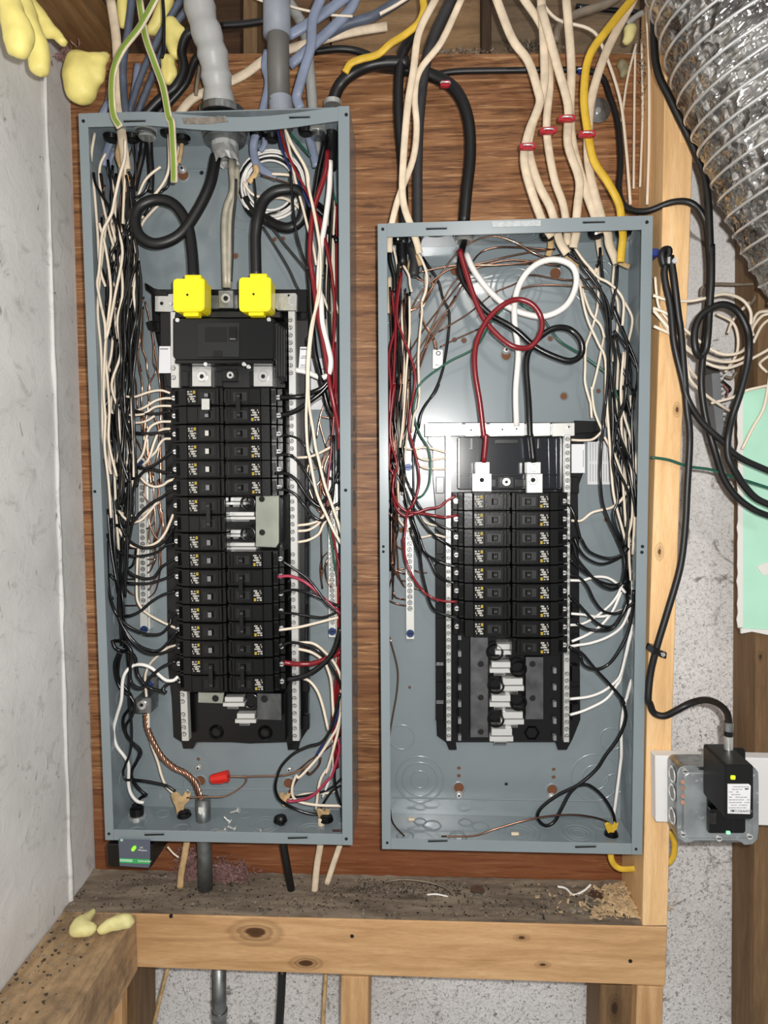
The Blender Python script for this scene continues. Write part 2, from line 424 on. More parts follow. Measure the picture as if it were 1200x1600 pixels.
PINE = [(204, 160, 108), (230, 188, 136), (240, 206, 158), (88, 56, 32)]
PINE2 = [(168, 128, 86), (202, 160, 114), (218, 180, 134), (74, 46, 26)]
BRN = [(92, 70, 48), (120, 94, 66), (140, 112, 80), (56, 38, 24)]
wp = wood('pine_beam', PINE2, 'x', knots=[(cc(400, 1457), 0.014), (cc(478, 1505), 0.008), (cc(848, 1507), 0.004), (cc(815, 1465), 0.004)])
bm_ = MB().pp([(198, 1428), (1043, 1449), (1040, 1541), (196, 1511)], 0.0, PLY-0.001, wp)
beam = bm_.build('timber_beam', bevel=0.0012)
tag(beam, 'long horizontal knotty pine beam below both panels, its top a dusty ledge', 'beam')
nh = MB()
for x, y in ((267, 1432), (550, 1463), (985, 1502)): nh.disc(x, y, 3.2, -0.0004, 'dark_hole', 0.002)
nh.build('nail_hole', beam)
# dusty top surface
zb = U(600, 1437, 0).z; x0 = U(200, 1428, 0).x; x1 = U(1043, 1447, 0).x
dl = MB(); o = 0; nx, ny = 90, 12; rng = random.Random(2)
pL, pR = U(198, 1428, 0), U(1043, 1449, 0); pE = Vector((XW(pL.z), 0, pL.z))
for j in range(ny+1):
    for i in range(nx+1):
        t = i/nx; p = pE.lerp(pR, t)
        edge = 1 if j in (0,) else 0
        left = (XW(p.z)-pL.x)*(1-t)*0 
        dl.v.append((p.x, 0.0015+(PLY-0.003)*j/ny, p.z+0.0006+(0 if edge else rng.random()*0.0018*(0.4+j/ny)+(0.004*(j/ny)**4))))
k = dl.mi('dust')
for j in range(ny):
    for i in range(nx):
        a0 = j*(nx+1)+i; dl.f.append((a0, a0+1, a0+nx+2, a0+nx+1)); dl.m.append(k)
tag(dl.build('ledge_dust', smooth=True), 'grey-brown dust caked over the top of the long beam', 'dust', kind='stuff')

# beam running toward the camera along the left wall
pr = U(213, 1428, 0); pb_ = U(204, 1514, 0)
wd = wood('pine_side_beam', [(150, 122, 90), (178, 148, 112), (194, 164, 126)], 'y', dirty=0.6)
sb = MB().box(XW(pr.z)+0.001, pr.x, -0.5, -0.001, pb_.z, pr.z, wd)
sb.box(XW(pr.z)+0.001, pL.x-0.001, -0.001, PLY-0.001, pb_.z, pr.z, wd)
tag(sb.build('timber_beam', bevel=0.001), 'dirty short beam running along the white left wall toward the viewer', 'beam')

def stud(poly, Yf, Yb, cols, label, nm='timber_stud', knots=(), axis='z', cat='stud', bev=0.0012):
    w_ = wood('wood_%d' % len(MATS), cols, axis, knots=knots)
    return tag(MB().pp(poly, Yf, Yb, w_).build(nm, bevel=bev), label, cat)
stud([(1042, -60), (1092, -60), (1077, 420), (1065, 690), (1052, 1080), (1043, 1447), (1004, 1447), (1012, 1080), (1025, 690), (1034, 420)], 0.0, PLY-0.001, PINE,
     'tall pale pine stud rising just right of the shorter panel', knots=[(cc(1058, 640), 0.0035), (cc(1030, 862), 0.0045)])
stud([(1061, 108), (1200, 108), (1200, 216), (1063, 222)], -0.001, 0.06, PINE, 'short pine block nailed across beside the silver duct', 'timber_block', knots=[(cc(1084, 162), 0.004), (cc(1091, 201), 0.003)], axis='x', cat='block')
stud([(1189, -60), (1290, -60), (1290, 1660), (1177, 1660)], 0.045, WALL-0.002, BRN, 'brown weathered stud at the far right edge behind the green drywall', knots=[(cc(1188, 1026, .045), 0.003)])
stud([(533, 1526), (576, 1527), (574, 1680), (531, 1680)], 0.008, 0.09, PINE2, 'middle stud below the long beam')
stud([(996, 1541), (1037, 1543), (1033, 1680), (992, 1680)], 0.0, 0.09, PINE2, 'stud below the right end of the long beam')
stud([(938, 1540), (990, 1541), (988, 1680), (935, 1680)], 0.02, 0.09, BRN, 'darker brown stud tucked left of the stud under the right end of the beam', knots=[(cc(960, 1575, .02), 0.007)])
stud([(192, 1512), (210, 1512), (212, 1680), (196, 1680)], 0.012, 0.09, BRN, 'narrow dark stud edge below the left end of the long beam')
stud([(150, 1522), (190, 1516), (190, 1680), (120, 1680)], -0.012, 0.008, PINE2, 'brown stud piece under the dirty short beam', knots=[(cc(160, 1580, -.012), 0.012)])

# ceiling side timbers above the panels
zc = U(170, 84, PLY).z
wj = wood('joist_wood', [(96, 70, 44), (126, 94, 60), (146, 112, 76)], 'y')
jb = MB().box(XW(zc)+0.002, U(184, 84, PLY).x, -0.5, 0.10, zc, zc+0.045, wj)
tag(jb.build('ceiling_joist', bevel=0.001), 'brown ceiling timber above the left panel beside the hanging foam', 'joist')
def up(x0_, x1_, y1_, Yf, Yb, cols, label, ax='x'):
    wq = wood('wood_%d' % len(MATS), cols, ax, dirty=0.35)
    tag(MB().pp([(x0_, -140), (x1_, -140), (x1_, y1_), (x0_, y1_)], Yf, Yb, wq).build('blocking_board', bevel=0.001), label, 'board')
up(518, 753, 90, 0.16, 0.20, [(110, 84, 58), (140, 110, 78), (156, 126, 92)], 'wide brown board above the gap between the two panels')
up(400, 516, 88, 0.20, 0.24, [(84, 60, 40), (112, 84, 58), (128, 98, 70)], 'dark brown board above the grey plastic conduit')
up(765, 1000, 98, 0.20, 0.24, [(84, 68, 50), (116, 96, 74), (130, 110, 86)], 'greyish brown board behind the bundle of cream cables')
tag(MB().pp([(380, -140), (402, -140), (402, 92), (380, 90)], 0.12, 0.2, wood('gapwood', BRN, 'z')).build('timber_post', bevel=.001), 'dark upright post between the armoured cable and the grey conduit', 'post')
tag(MB().pp([(753, -140), (768, -140), (768, 92), (753, 92)], 0.13, 0.24, wood('gapwood2', [(44, 32, 22), (62, 46, 32), (74, 56, 40)], 'z')).build('timber_post', bevel=.001), 'narrow dark post above the top left of the shorter panel', 'post')

# mint drywall scrap and its torn paper
dw = thing('drywall_piece', 'mint green drywall piece at the right edge over the far stud', 'drywall', loc=(0, 0, 0))
MB().pp([(1161, 612), (1290, 590), (1290, 992), (1160, 984)], 0.030, 0.031, 'mint').build('painted_face', dw)
MB().pp([(1160, 612), (1290, 590), (1290, 992), (1159, 984)], 0.0312, 0.0445, 'gypsum').build('gypsum_core', dw)
pe = MB(); rng = random.Random(8); ys = [608+i*12 for i in range(32)]
L_ = [(1161, y) for y in ys]; R_ = [(1154-rng.random()*3, y) for y in ys[::-1]]
pe.pp(L_+R_, 0.0295, 0.031, 'paper')
pe.pp([(1158, 982), (1200, 984), (1290, 994), (1290, 1002), (1200, 992), (1175, 987), (1158, 990)], 0.027, 0.030, 'paper')
pe.build('torn_paper', dw, label='white torn paper edge')
ck = MB().pp([(1183, 886), (1192, 880), (1210, 878), (1210, 896), (1192, 899), (1187, 892)], 0.0285, 0.030, 'paper').build('paint_chip', dw)

# duct
dc = [(1098, -190), (1147, -44), (1178, 66), (1217, 166), (1262, 276), (1312, 376), (1380, 480)]
cl = catmull([U(x, y, -0.10) for x, y in dc], 60)
dist = [0]
for i in range(1, len(cl)): dist.append(dist[-1]+(cl[i]-cl[i-1]).length)
dm = MB(); rng = random.Random(3); pitch = 0.0205; rad = 0.088
tot = dist[-1]; N = int(tot/pitch*8); res = []; rr = []
j = 0
for i in range(N+1):
    s_ = tot*i/N
    while j < len(dist)-2 and dist[j+1] < s_: j += 1
    f = (s_-dist[j])/(dist[j+1]-dist[j]); res.append(cl[j].lerp(cl[j+1], f))
    ph = (s_/pitch) % 1
    rr.append(rad*(1-0.030*(math.sin(math.pi*ph)**0.7)))
dm.tube(res, rr, 'duct_foil', n=72)
for i, v in enumerate(dm.v):
    q = Vector(v); amp = 0.0034*(mnoise.voronoi(Vector(v)*62+Vector((0, 0, 3)))[0][0]-.35)+0.0022*mnoise.noise(Vector(v)*130)
    c = res[min(i//72, len(res)-1)]; d = (q-c).normalized(); dm.v[i] = tuple(q+d*amp)
du = dm.build('flexible_duct', smooth=False)
tag(du, 'wide crumpled silver flexible duct curving down the upper right corner', 'duct')
rgm = MB()
for kk in range(int(tot/pitch)+1):
    s_ = kk*pitch; i = min(int(s_/tot*N), N-1); c = res[i]; t = (res[min(i+1, N)]-res[max(i-1, 0)]).normalized()
    a_ = t.cross(Vector((0, 1, 0))).normalized(); b2 = t.cross(a_)
    rgm.tube([c+(a_*math.cos(q*2*math.pi/56)+b2*math.sin(q*2*math.pi/56))*(rad*1.004) for q in range(56)], 0.0019, 'screw_metal', n=5, closed=True)
rgm.build('spiral_wire', du, smooth=True, label='bright wire rings of the duct')

# ------------------------------------------------------------------ panels
def panel(name, label, TL, TR, BR, BL, toplip, lipw, hasbend, kn_back, kn_bot, kn_top, holes, slots, midholes):
    t = thing(name, label, 'electrical panel')
    F = lambda u, v, Y=0: (U(*TL, 0).lerp(U(*TR, 0), u)).lerp(U(*BL, 0).lerp(U(*BR, 0), u), v)+Vector((0, Y, 0))
    D = 0.093
    W = (U(*TR, 0)-U(*TL, 0)).length; H = (U(*BL, 0)-U(*TL, 0)).length
    th = 0.0016/W; tv = 0.0016/H
    def q(m_, u0, v0, u1, v1, Y0, Y1, name_, mt, bev=0.0004):
        MB().prism([F(u0, v0, Y0), F(u1, v0, Y0), F(u1, v1, Y0), F(u0, v1, Y0)], [F(u0, v0, Y1), F(u1, v0, Y1), F(u1, v1, Y1), F(u0, v1, Y1)], mt).build(name_, t, bevel=bev)
    q(0, 0, 0, 1, 1, D-0.0016, D, 'back_plate', 'panel_inner')
    q(0, 0, 0, th, 1, 0, D-.0017, 'side_wall', 'panel_paint'); q(0, 1-th, 0, 1, 1, 0, D-.0017, 'side_wall', 'panel_paint')
    q(0, th, 0, 1-th, tv, 0.001, D-.0017, 'top_wall', 'panel_inner'); q(0, th, 1-tv, 1-th, 1, 0.001, D-.0017, 'bottom_wall', 'panel_inner')
    # raised fold around the back plate
    for vv in (.035, .968): MB().tube([F(.03, vv, D-.002), F(.97, vv, D-.002)], .0012, 'panel_inner', n=4).build('back_fold', t)
    # lips
    lw_, lt = lipw/ (TR[0]-TL[0]), toplip/(BL[1]-TL[1])
    for u0, u1 in ((0, lw_), (1-lw_*1.15, 1)): q(0, u0, 0, u1, 1, -0.0014, 0.0, 'side_flange', 'panel_paint')
    tl = MB(); n = 24; top = []; bot = []
    for i in range(n+1):
        u = lw_+(1-2.15*lw_)*i/n; bd = hasbend*math.sin(math.pi*min(1, max(0, (u-0.25)/0.75)))**1.3 if u > .25 else 0
        top.append(F(u, bd/(BL[1]-TL[1]))+Vector((0, -0.0012, 0))); bot.append(F(u, lt+bd/(BL[1]-TL[1]))+Vector((0, -0.0012, 0)))
    fr = top+bot[::-1]; tl.prism(fr, [p+Vector((0, .0014, 0)) for p in fr], 'panel_paint')
    tl.build('top_flange', t)
    q(0, lw_, 1-lt*0.9, 1-lw_*1.15, 1, -0.0012, 0.0002, 'bottom_flange', 'panel_paint')
    for x, y, w, h in slots:
        MB().pp([(x-w/2, y-h/2), (x+w/2, y-h/2-.5), (x+w/2, y+h/2-.5), (x-w/2, y+h/2)], -0.0018, -0.001, 'panel_edge').pp([(x-w/2+1, y-.5), (x+w/2-1, y-1), (x+w/2-1, y+h/2-1), (x-w/2+1, y+h/2)], -0.0020, -0.001, 'dark_hole').build('flange_slot', t)
    for x, y, r in midholes: MB().disc(x, y, r, -0.0019, 'dark_hole', 0.0012).build('screw_hole', t)
    for x, y, r, mt in holes:
        h = MB().disc(x, y, r, D-0.0026, mt, 0.0012); h.ring(U(x, y, D-.0018), (0, -1, 0), r*S(D)*1.15, r*S(D)*0.25, 0.0008, 'panel_inner', 16); h.build('bolt_hole', t)
    for x, y, rs in kn_back:
        k_ = MB()
        for r in rs: k_.ring(U(x, y, D-.0017), (0, -1, 0), r*S(D), 0.0014, 0.0013, 'panel_inner')
        k_.build('knockout', t, smooth=True)
    zb_ = F(.5, 1).z+0.0017; ztp = F(.5, 0).z-0.0017
    for u, Y, rs in kn_bot:
        k_ = MB()
        for r in rs: k_.ring(Vector((F(u, 1).x, Y, F(u, 1).z+0.0017)), (0, 0, 1), r, 0.0013, 0.0015, 'panel_inner')
        k_.build('knockout', t, smooth=True)
    for u, Y, rs in kn_top:
        k_ = MB()
        for r in rs: k_.ring(Vector((F(u, 0).x, Y, F(u, 0).z-0.0017)), (0, 0, -1), r, 0.0013, 0.0015, 'panel_inner')
        k_.build('knockout', t, smooth=True)
    return t, F
PL, FL = panel('breaker_cabinet', 'taller open grey electrical panel box at left, beside the white wall', (123, 178), (546, 166), (551, 1320), (165, 1312), 20, 15, 12,
    [(300, 1225, (14,)), (385, 325, (22, 34))],
    [(.28, .03, (.012,)), (.43, .02, (.010,)), (.62, .045, (.022, .015)), (.82, .03, (.021, .014)), (.16, .07, (.011,)), (.52, .07, (.008,)), (.95, .06, (.010,)), (.1, .02, (.012,))],
    [(.3, .05, (.02,)), (.75, .04, (.012,))],
    [(286, 273, 8, 'plywood_hole'), (315, 270, 3, 'dark_hole'), (429, 374, 3, 'plywood_hole'), (442, 373, 3, 'plywood_hole'), (368, 400, 4, 'plywood_hole'),
     (313, 1220, 8, 'plywood_hole'), (451, 1224, 8, 'plywood_hole'), (310, 1186, 2.5, 'plywood_hole'), (207, 592, 3, 'dark_hole')],
    [(210, 189, 36, 4), (468, 183, 34, 4), (241, 1304, 32, 4), (465, 1309, 32, 4)],
    [(130, 189, 2.6), (541, 179, 2.6), (170, 1303, 2.4), (541, 1311, 2.6), (148, 768, 2.4), (540, 766, 2.6)])
PR, FR = panel('breaker_cabinet', 'shorter open grey electrical panel box at right, beside the pine stud', (590, 350), (1020, 337), (1003, 1335), (597, 1326), 20, 15, 0,
    [(656, 1218, (14, 28, 38)), (628, 1152, (20,)), (625, 390, (12,)), (806, 450, (20, 30, 38)), (654, 450, (18, 26)), (610, 520, (16,)), (930, 440, (22, 34)), (930, 1215, (20, 38)), (955, 1155, (18,)), (960, 1225, (16,))],
    [(.09, .03, (.012,)), (.2, .06, (.013,)), (.3, .03, (.013,)), (.15, .07, (.009,)), (.34, .07, (.01,)), (.55, .045, (.03, .022, .013)), (.79, .045, (.024, .016, .010)), (.67, .07, (.011,)), (.9, .07, (.012,)), (.4, .06, (.012,))],
    [(.12, .05, (.018, .012)), (.55, .05, (.026, .018)), (.22, .03, (.018, .012))],
    [(712, 422, 8, 'plywood_hole'), (868, 427, 8, 'plywood_hole'), (791, 555, 7, 'plywood_hole'), (710, 531, 3, 'plywood_hole'), (725, 532, 3.5, 'plywood_hole'), (860, 529, 3.5, 'plywood_hole'),
     (881, 619, 5, 'plywood_hole'), (935, 611, 3, 'plywood_hole'), (717, 1231, 8, 'plywood_hole'), (863, 1234, 8, 'plywood_hole'), (717, 1200, 2.4, 'plywood_hole'), (717, 1212, 2.6, 'plywood_hole'),
     (865, 1202, 2.4, 'plywood_hole'), (865, 1214, 2.6, 'plywood_hole'), (791, 1225, 2.4, 'dark_hole'), (640, 1074, 2, 'plywood_hole'), (627, 828, 3.5, 'plywood_hole'), (947, 812, 3, 'plywood_hole')],
    [(682, 357, 34, 4), (928, 347, 36, 4), (684, 1314, 32, 4), (915, 1323, 34, 4)],
    [(598, 358, 2.4), (1011, 347, 2.6), (605, 1317, 2.2), (994, 1327, 2.2), (599, 854, 2.2), (599, 862, 2.2), (1004, 854, 2.6), (1003, 863, 2.6)])
# worn patches on the front flanges
MB().pp([(284, 184), (350, 182), (357, 190), (320, 194), (287, 193)], -0.0021, -0.0010, mat('rust_patch', (128, 120, 110), 0.8, noise=.3, nscale=200)).build('scuffed_patch', PL, label='scuffed rusty patch on the top flange')
MB().pp([(768, 346), (845, 344), (845, 353), (769, 355)], -0.0021, -0.0010, mat('white_smear', (186, 190, 190), 0.6, noise=.2, nscale=200)).build('white_smear', PR, label='white smear on the top flange')
# side knockouts of the tall panel's right wall and of inner side walls
for i in range(13):
    y = 540+i*60
    z = U(556, y, 0.03).z
    k_ = MB().ring(Vector((FL(1, .5).x+0.0001, .045, z)), (1, 0, 0), .011, .0012, .001, 'panel_edge', 18); k_.build('knockout', PL, smooth=True)
for i in range(11):
    z = U(180, 800+i*42, 0.045).z
    MB().ring(Vector((FL(0, (800+i*42-178)/1140).x+0.0018, .055, z)), (1, 0, 0), .010, .001, .0012, 'panel_inner', 18).build('knockout', PL, smooth=True)
    z = U(990, 800+i*42, 0.045).z
    MB().ring(Vector((FR(1, (800+i*42-337)/998).x-0.0018, .055, z)), (-1, 0, 0), .010, .001, .0012, 'panel_inner', 18).build('knockout', PR, smooth=True)
text('LINE END', 'embossed_text', PL, U(360, 365, 0.0915), 0.017, 'panel_inner', ext=.0007)
text('LINE END', 'embossed_text', PR, U(792, 519, 0.0915), 0.017, 'panel_inner', rotz=math.pi, ext=.0007)

# round-head mounting screws
def bolt(px, py, r, Y, label, cat='screw'):
    t = thing('mounting_screw', label, cat, 'mounting screws in the panel backs')
    c = U(px, py, Y)
    MB().cyl(c, c+Vector((0, -0.0035, 0)), r*S(Y), 'screw_metal', r*S(Y)*0.55, n=14).build('head', t, bevel=.0004)
    MB().cyl(c+Vector((0, -0.0036, 0)), c+Vector((0, -.0042, 0)), r*S(Y)*.25, 'dark_hole', n=8).build('socket', t)
bolt(285, 264, 7.5, .090, 'silver mounting screw below the armoured cable in the tall panel')
bolt(310, 1199, 6.5, .090, 'silver mounting screw above the red wire connector in the tall panel')
bolt(452, 1202, 5.5, .090, 'silver mounting screw at lower right in the tall panel back')
bolt(791, 547, 7.5, .090, 'silver mounting screw under the crossing feeders in the short panel')
bolt(717, 1242, 7, .090, 'silver mounting screw at lower left in the short panel back')
bolt(862, 1245, 7, .090, 'silver mounting screw at lower right in the short panel back')
bolt(505, 432, 6, .088, 'silver screw behind the wires beside the right yellow cover')

# ------------------------------------------------------------------ breakers
BW = 0.0725
def breaker_mesh(poles, lens):
    """modelled at the origin: +x toward the wire end, -y toward the viewer"""
    parts = []
    pitch = 0.0255; hw = 0.0121
    hb = MB()
    prof = [(-.0362, .006), (-.0345, .003), (-.030, .003), (-.0295, 0), (.0155, 0), (.0175, .0022), (.029, .003), (.030, .009), (.037, .010), (.0375, .016), (.0445, .017), (.0445, .050), (-.0362, .050)]
    for k in range(poles):
        zc_ = (k-(poles-1)/2)*pitch
        hb.prism([(x, y, zc_-hw) for x, y in prof], [(x, y, zc_+hw) for x, y in prof], 'breaker_black')
        for zz in (-.0108, .0108): hb.box(-.029, .016, -.0008, .0003, zc_+zz-.0005, zc_+zz+.0005, 'breaker_black')   # edge rails
        for xx in (-.0255, .0010): hb.box(xx-.0004, xx+.0004, -.0008, .0003, zc_-.0100, zc_+.0100, 'breaker_black')
        hb.box(-.0355, -.031, .0015, .004, zc_-.009, zc_+.009, 'breaker_black')
        for q in range(3): hb.box(.031+q*.002, .0318+q*.002, .008, .011, zc_-.009, zc_+.009, 'breaker_black')
    parts.append(('housing', hb, .0004))
    for k in range(poles):
        zc_ = (k-(poles-1)/2)*pitch
        sl = MB().box(-.0215, -.0025, -.0004, .0006, zc_-.0058, zc_+.0058, 'black_plastic_matt'); parts.append(('handle_slot', sl, 0))
        h = MB().prism([(-.0175, -.001, zc_-.0045), (-.0165, -.0052, zc_-.0042), (-.0105, -.0052, zc_-.0042), (-.0090, -.001, zc_-.0045)],
                       [(-.0175, -.001, zc_+.0045), (-.0165, -.0052, zc_+.0042), (-.0105, -.0052, zc_+.0042), (-.0090, -.001, zc_+.0045)], 'black_plastic')
        if lens: h.box(-.0160, -.0110, -.0056, -.0050, zc_-.0036, zc_+.0036, lens)
        else:
            for q in (-1, 1): h.box(-.0150+(q>0)*.0022, -.0138+(q>0)*.0022, -.0056, -.0050, zc_-.0016, zc_+.0016, 'print_grey')
        parts.append(('handle', h, .0003 if not lens else 0))
        sc_ = MB().cyl((.0395, .0168, zc_), (.0395, .0135, zc_), .0034, 'screw_metal', n=10)
        sc_.box(.0368, .0422, .0128, .0136, zc_-.0006, zc_+.0006, 'dark_hole')
        sc_.box(.0372, .0440, .0150, .0169, zc_-.0052, zc_+.0002, 'black_plastic'); parts.append(('terminal_screw', sc_, 0))
    if poles == 2: parts.append(('handle_tie', MB().box(-.0165, -.0108, -.0058, -.0040, -.0120, .0120, 'black_plastic'), .0003))
    # printed rating block: pale glyph patches and a yellow square
    lp = MB(); rg = random.Random(7); zc_ = -(poles-1)/2*pitch
    for r_ in range(5):
        x = .0035
        while x < .0140:
            w = rg.uniform(.0008, .0019)
            if rg.random() < 0.72 and not (r_ < 2 and x < .0068): lp.box(x, x+w*.8, -.00045, -.00005, zc_-.0078+r_*.0033, zc_-.0078+r_*.0033+rg.uniform(.0014, .0029), 'print_white')
            x += w+.0002
    lp.box(.0036, .0066, -.0005, -.00005, zc_-.0082, zc_-.0042, 'print_yellow'); lp.box(.0046, .0056, -.0006, -.0001, zc_-.0068, zc_-.0056, 'print_black')
    parts.append(('rating_print', lp, 0))
    return parts
PROTO = {}
def breaker(poles, lens, side, cx, cy_, label, group):
    key = (poles, lens)
    Yf = 0.022; loc = U(cx, cy_, Yf); rot = (0, 0, 0) if side == 'R' else (0, math.pi, 0)
    if key not in PROTO:
        t = thing('circuit_breaker', label, 'breaker', group)
        for n_, m_, b_ in breaker_mesh(poles, lens): m_.build(n_, t, bevel=b_)
        PROTO[key] = t
        t.location = loc; t.rotation_euler = rot; return t
    return dupe(PROTO[key], loc, rot, label=label, cat='breaker', group=group)
ORD = ['first', 'second', 'third', 'fourth', 'fifth', 'sixth', 'seventh', 'eighth', 'ninth', 'tenth', 'eleventh', 'twelfth', 'thirteenth']
def column_(rows, side, panelname, xs):
    for i, (ya, yb, poles, lens) in enumerate(rows):
        cy_ = (ya+yb)/2; f = (cy_-rows[0][0])/(rows[-1][1]-rows[0][0]); x = xs[0]+(xs[1]-xs[0])*f
        kind_ = 'double-width' if poles == 2 else 'single'
        ext = {'print_white': ', white switch face', 'print_grey': ', grey switch face'}.get(lens, '')
        breaker(poles, lens, side, x, cy_, '%s black breaker %s from the top, %s column of the %s panel%s' % (kind_, ORD[i], 'left' if side == 'L' else 'right', panelname, ext), 'circuit breakers in the %s panel' % panelname)
wh, gy = 'print_white', 'print_grey'
rowsL = [(606, 662, 2, gy), (664.5, 690, 1, wh), (692.5, 718, 1, wh), (720.5, 746, 1, wh), (749, 774.5, 1, gy), (777, 832, 2, None), (834.5, 860, 1, gy), (862.5, 888, 1, gy), (891, 916, 1, gy), (919, 944, 1, gy), (947, 972, 1, gy), (975, 1000, 1, gy), (1002, 1027, 1, gy), (1029.5, 1081, 2, None)]
ORD.append('fourteenth')
rowsR = [(606, 662, 2, None), (664.5, 690, 1, None), (692.5, 718, 1, None), (720.5, 746, 1, None), (749, 774.5, 1, None), (862.5, 888, 1, None), (890, 943, 2, None), (945, 998, 2, None), (1001, 1027, 1, None), (1029.5, 1082, 2, None)]
column_(rowsL, 'L', 'tall', (309, 317)); column_(rowsR, 'R', 'tall', (388, 395))
r8 = [(771+28.45*i, 796.5+28.45*i, 1, None) for i in range(8)]
r9 = r8+[(999, 1024, 1, None)]
column_(r8, 'L', 'short', (758, 759)); column_(r9, 'R', 'short', (840, 841))
# white worn test label on the top left double breaker
t = MB().pb(315, 623, 327, 640, 0.0145, 0.017, 'zinc'); tb = tag(t.build('lever_clip'), 'silver clip across the top left double-width breaker switch of the tall panel', 'clip')

# ------------------------------------------------------------------ bus assemblies
def screws_on(bar, xa, ya, xb, yb, n, Y, r=3.0, dark=(), skip=()):
    me = None
    for i in range(n):
        if i in skip: continue
        f = i/(n-1); x = xa+(xb-xa)*f; y = ya+(yb-ya)*f; c = U(x, y, Y)
        if me is None:
            m_ = MB().cyl((0, 0, 0), (0, -0.0012, 0), r*S(Y), 'screw_metal', n=10)
            m_.box(-r*S(Y)*.8, r*S(Y)*.8, -.0016, -.001, -.0004, .0004, 'dark_hole')
            m_.ring(Vector((0, -.0004, 0)), (0, -1, 0), r*S(Y)*1.12, .0004, .0003, 'dark_hole', 10)
            o_ = m_.build('terminal_screw', bar); me = o_.data
        else:
            o_ = bpy.data.objects.new('terminal_screw', me); col.objects.link(o_); o_.parent = bar
        o_.location = c; o_.rotation_euler = (0, (i*1.3) % 3.1, 0)
def crop(ox, oy, s):
    return lambda st: [(ox+float(a_)/s, oy+float(b_)/s) for a_, b_ in zip(st.split()[::2], st.split()[1::2])]
CR = {'A1': crop(120, 180, 5.335), 'A2': crop(120, 460, 5.335), 'A3': crop(120, 740, 5.335), 'A4': crop(140, 1000, 5.335), 'A5': crop(380, 180, 5.335),
      'A6': crop(420, 460, 6.67), 'A7': crop(420, 680, 6.67), 'A8': crop(400, 960, 5.93), 'B1': crop(590, 340, 5.335), 'B2': crop(590, 600, 6.67), 'B3': crop(590, 780, 6.67),
      'B4': crop(830, 340, 5.335), 'B5': crop(860, 600, 6.275), 'B6': crop(860, 840, 6.15), 'C3': crop(100, 160, 2.4), 'C4': crop(200, 420, 3.333), 'C5': crop(200, 680, 3.333), 'C6': crop(200, 900, 3.333), 'C7': crop(100, 1150, 2.4),
      'D7': crop(0, 0, 3.53), 'D8': crop(330, 0, 3.53), 'E1': crop(600, 0, 2), 'F1': crop(0, 0, 2), 'F8': crop(0, 1300, 2), 'G1': crop(580, 1150, 2.5), 'H1': crop(980, 350, 4.573),
      'J1': crop(980, 700, 4), 'K1': crop(980, 1080, 3.077), 'R1': crop(580, 330, 2.5), 'L2': crop(600, 640, 2.857), 'M2': crop(600, 860, 2.857), 'T1': crop(1020, 0, 3.81)}
def cpp(mb, c, st, Yf, Yb, m, taper=0):
    return mb.pp(CR[c](st), Yf, Yb, m, taper)
def rect(mb, c, x0_, y0_, x1_, y1_, Yf, Yb, m, taper=0):
    (a0, b0), (a1, b1) = CR[c]('%f %f %f %f' % (x0_, y0_, x1_, y1_)); return mb.pb(a0, b0, a1, b1, Yf, Yb, m, taper)

# tall panel interior
BA = thing('bus_assembly', 'black bus carrier holding the breakers of the tall panel', 'bus assembly')
b = MB(); b.pp([(236, 452), (478, 452), (484, 470), (482, 1050), (481, 1140), (468, 1160), (466, 1172), (450, 1172), (448, 1160), (390, 1162), (360, 1160), (305, 1160), (302, 1170), (286, 1170), (284, 1160), (271, 1152), (268, 1090), (262, 1040), (258, 700), (250, 590), (247, 540), (238, 500)], .074, .090, 'black_plastic')
b.pp([(226, 441), (240, 450), (262, 456), (262, 462), (240, 462), (228, 452)], .05, .074, 'black_plastic')
b.pp([(240, 452), (480, 452), (480, 488), (240, 488)], .055, .074, 'black_plastic')
b.pp([(250, 488), (268, 488), (268, 605), (262, 605), (250, 560)], .055, .074, 'black_plastic')
b.pp([(462, 500), (482, 500), (482, 525), (477, 530), (477, 1060), (466, 1060), (463, 620)], .052, .074, 'black_plastic_matt')
b.pp([(228, 503), (240, 500), (250, 503), (250, 520), (232, 515)], .06, .074, 'black_plastic')
for y in (604, 745, 832, 945, 1060, 1118): b.pb(470, y, 483, y+22, .062, .074, 'black_plastic')
for y in (604, 745, 832): b.pb(258, y, 270, y+22, .062, .074, 'black_plastic')
b.build('carrier', BA, bevel=.0008)
MB().pb(296, 1083, 446, 1158, .062, .074, 'black_plastic').build('centre_spine', BA, bevel=.0006); MB().pb(345, 778, 437, 862, .062, .074, 'black_plastic').build('centre_spine', BA, bevel=.0006)
b = MB(); cpp(b, 'C4', '140 135 235 130 240 220 222 224 140 222', .052, .055, 'zinc'); b.disc(252.5, 474, 3, .0512, 'dark_hole'); b.disc(266, 474, 3.2, .0505, 'screw_metal'); b.build('mounting_tab', BA, bevel=.0003)
b = MB(); cpp(b, 'C4', '762 128 872 126 880 135 878 212 868 218 780 216 762 200', .050, .055, 'zinc'); b.disc(452, 473, 4, .0490, 'screw_metal'); b.disc(451, 461.5, 2, .0492, 'dark_hole'); b.build('mounting_tab', BA, bevel=.0003)
b = MB(); cpp(b, 'C4', '412 138 572 136 575 208 414 210', .048, .055, 'dull_zinc'); cpp(b, 'C4', '470 112 548 112 550 206 472 206', .036, .048, 'dull_zinc'); b.disc(352.5, 466, 8, .0350, 'zinc', .002); b.disc(352.5, 466, 4, .0340, 'dark_hole', .002); b.build('neutral_lug', BA, bevel=.0005, label='silver neutral lug between the yellow covers')
b = MB(); b.pp([(450, 486), (461, 486), (464.5, 760), (468, 1158), (457, 1158), (453, 760)], .040, .052, 'aluminium_bar'); nb = b.build('neutral_bar', BA, bevel=.0006)
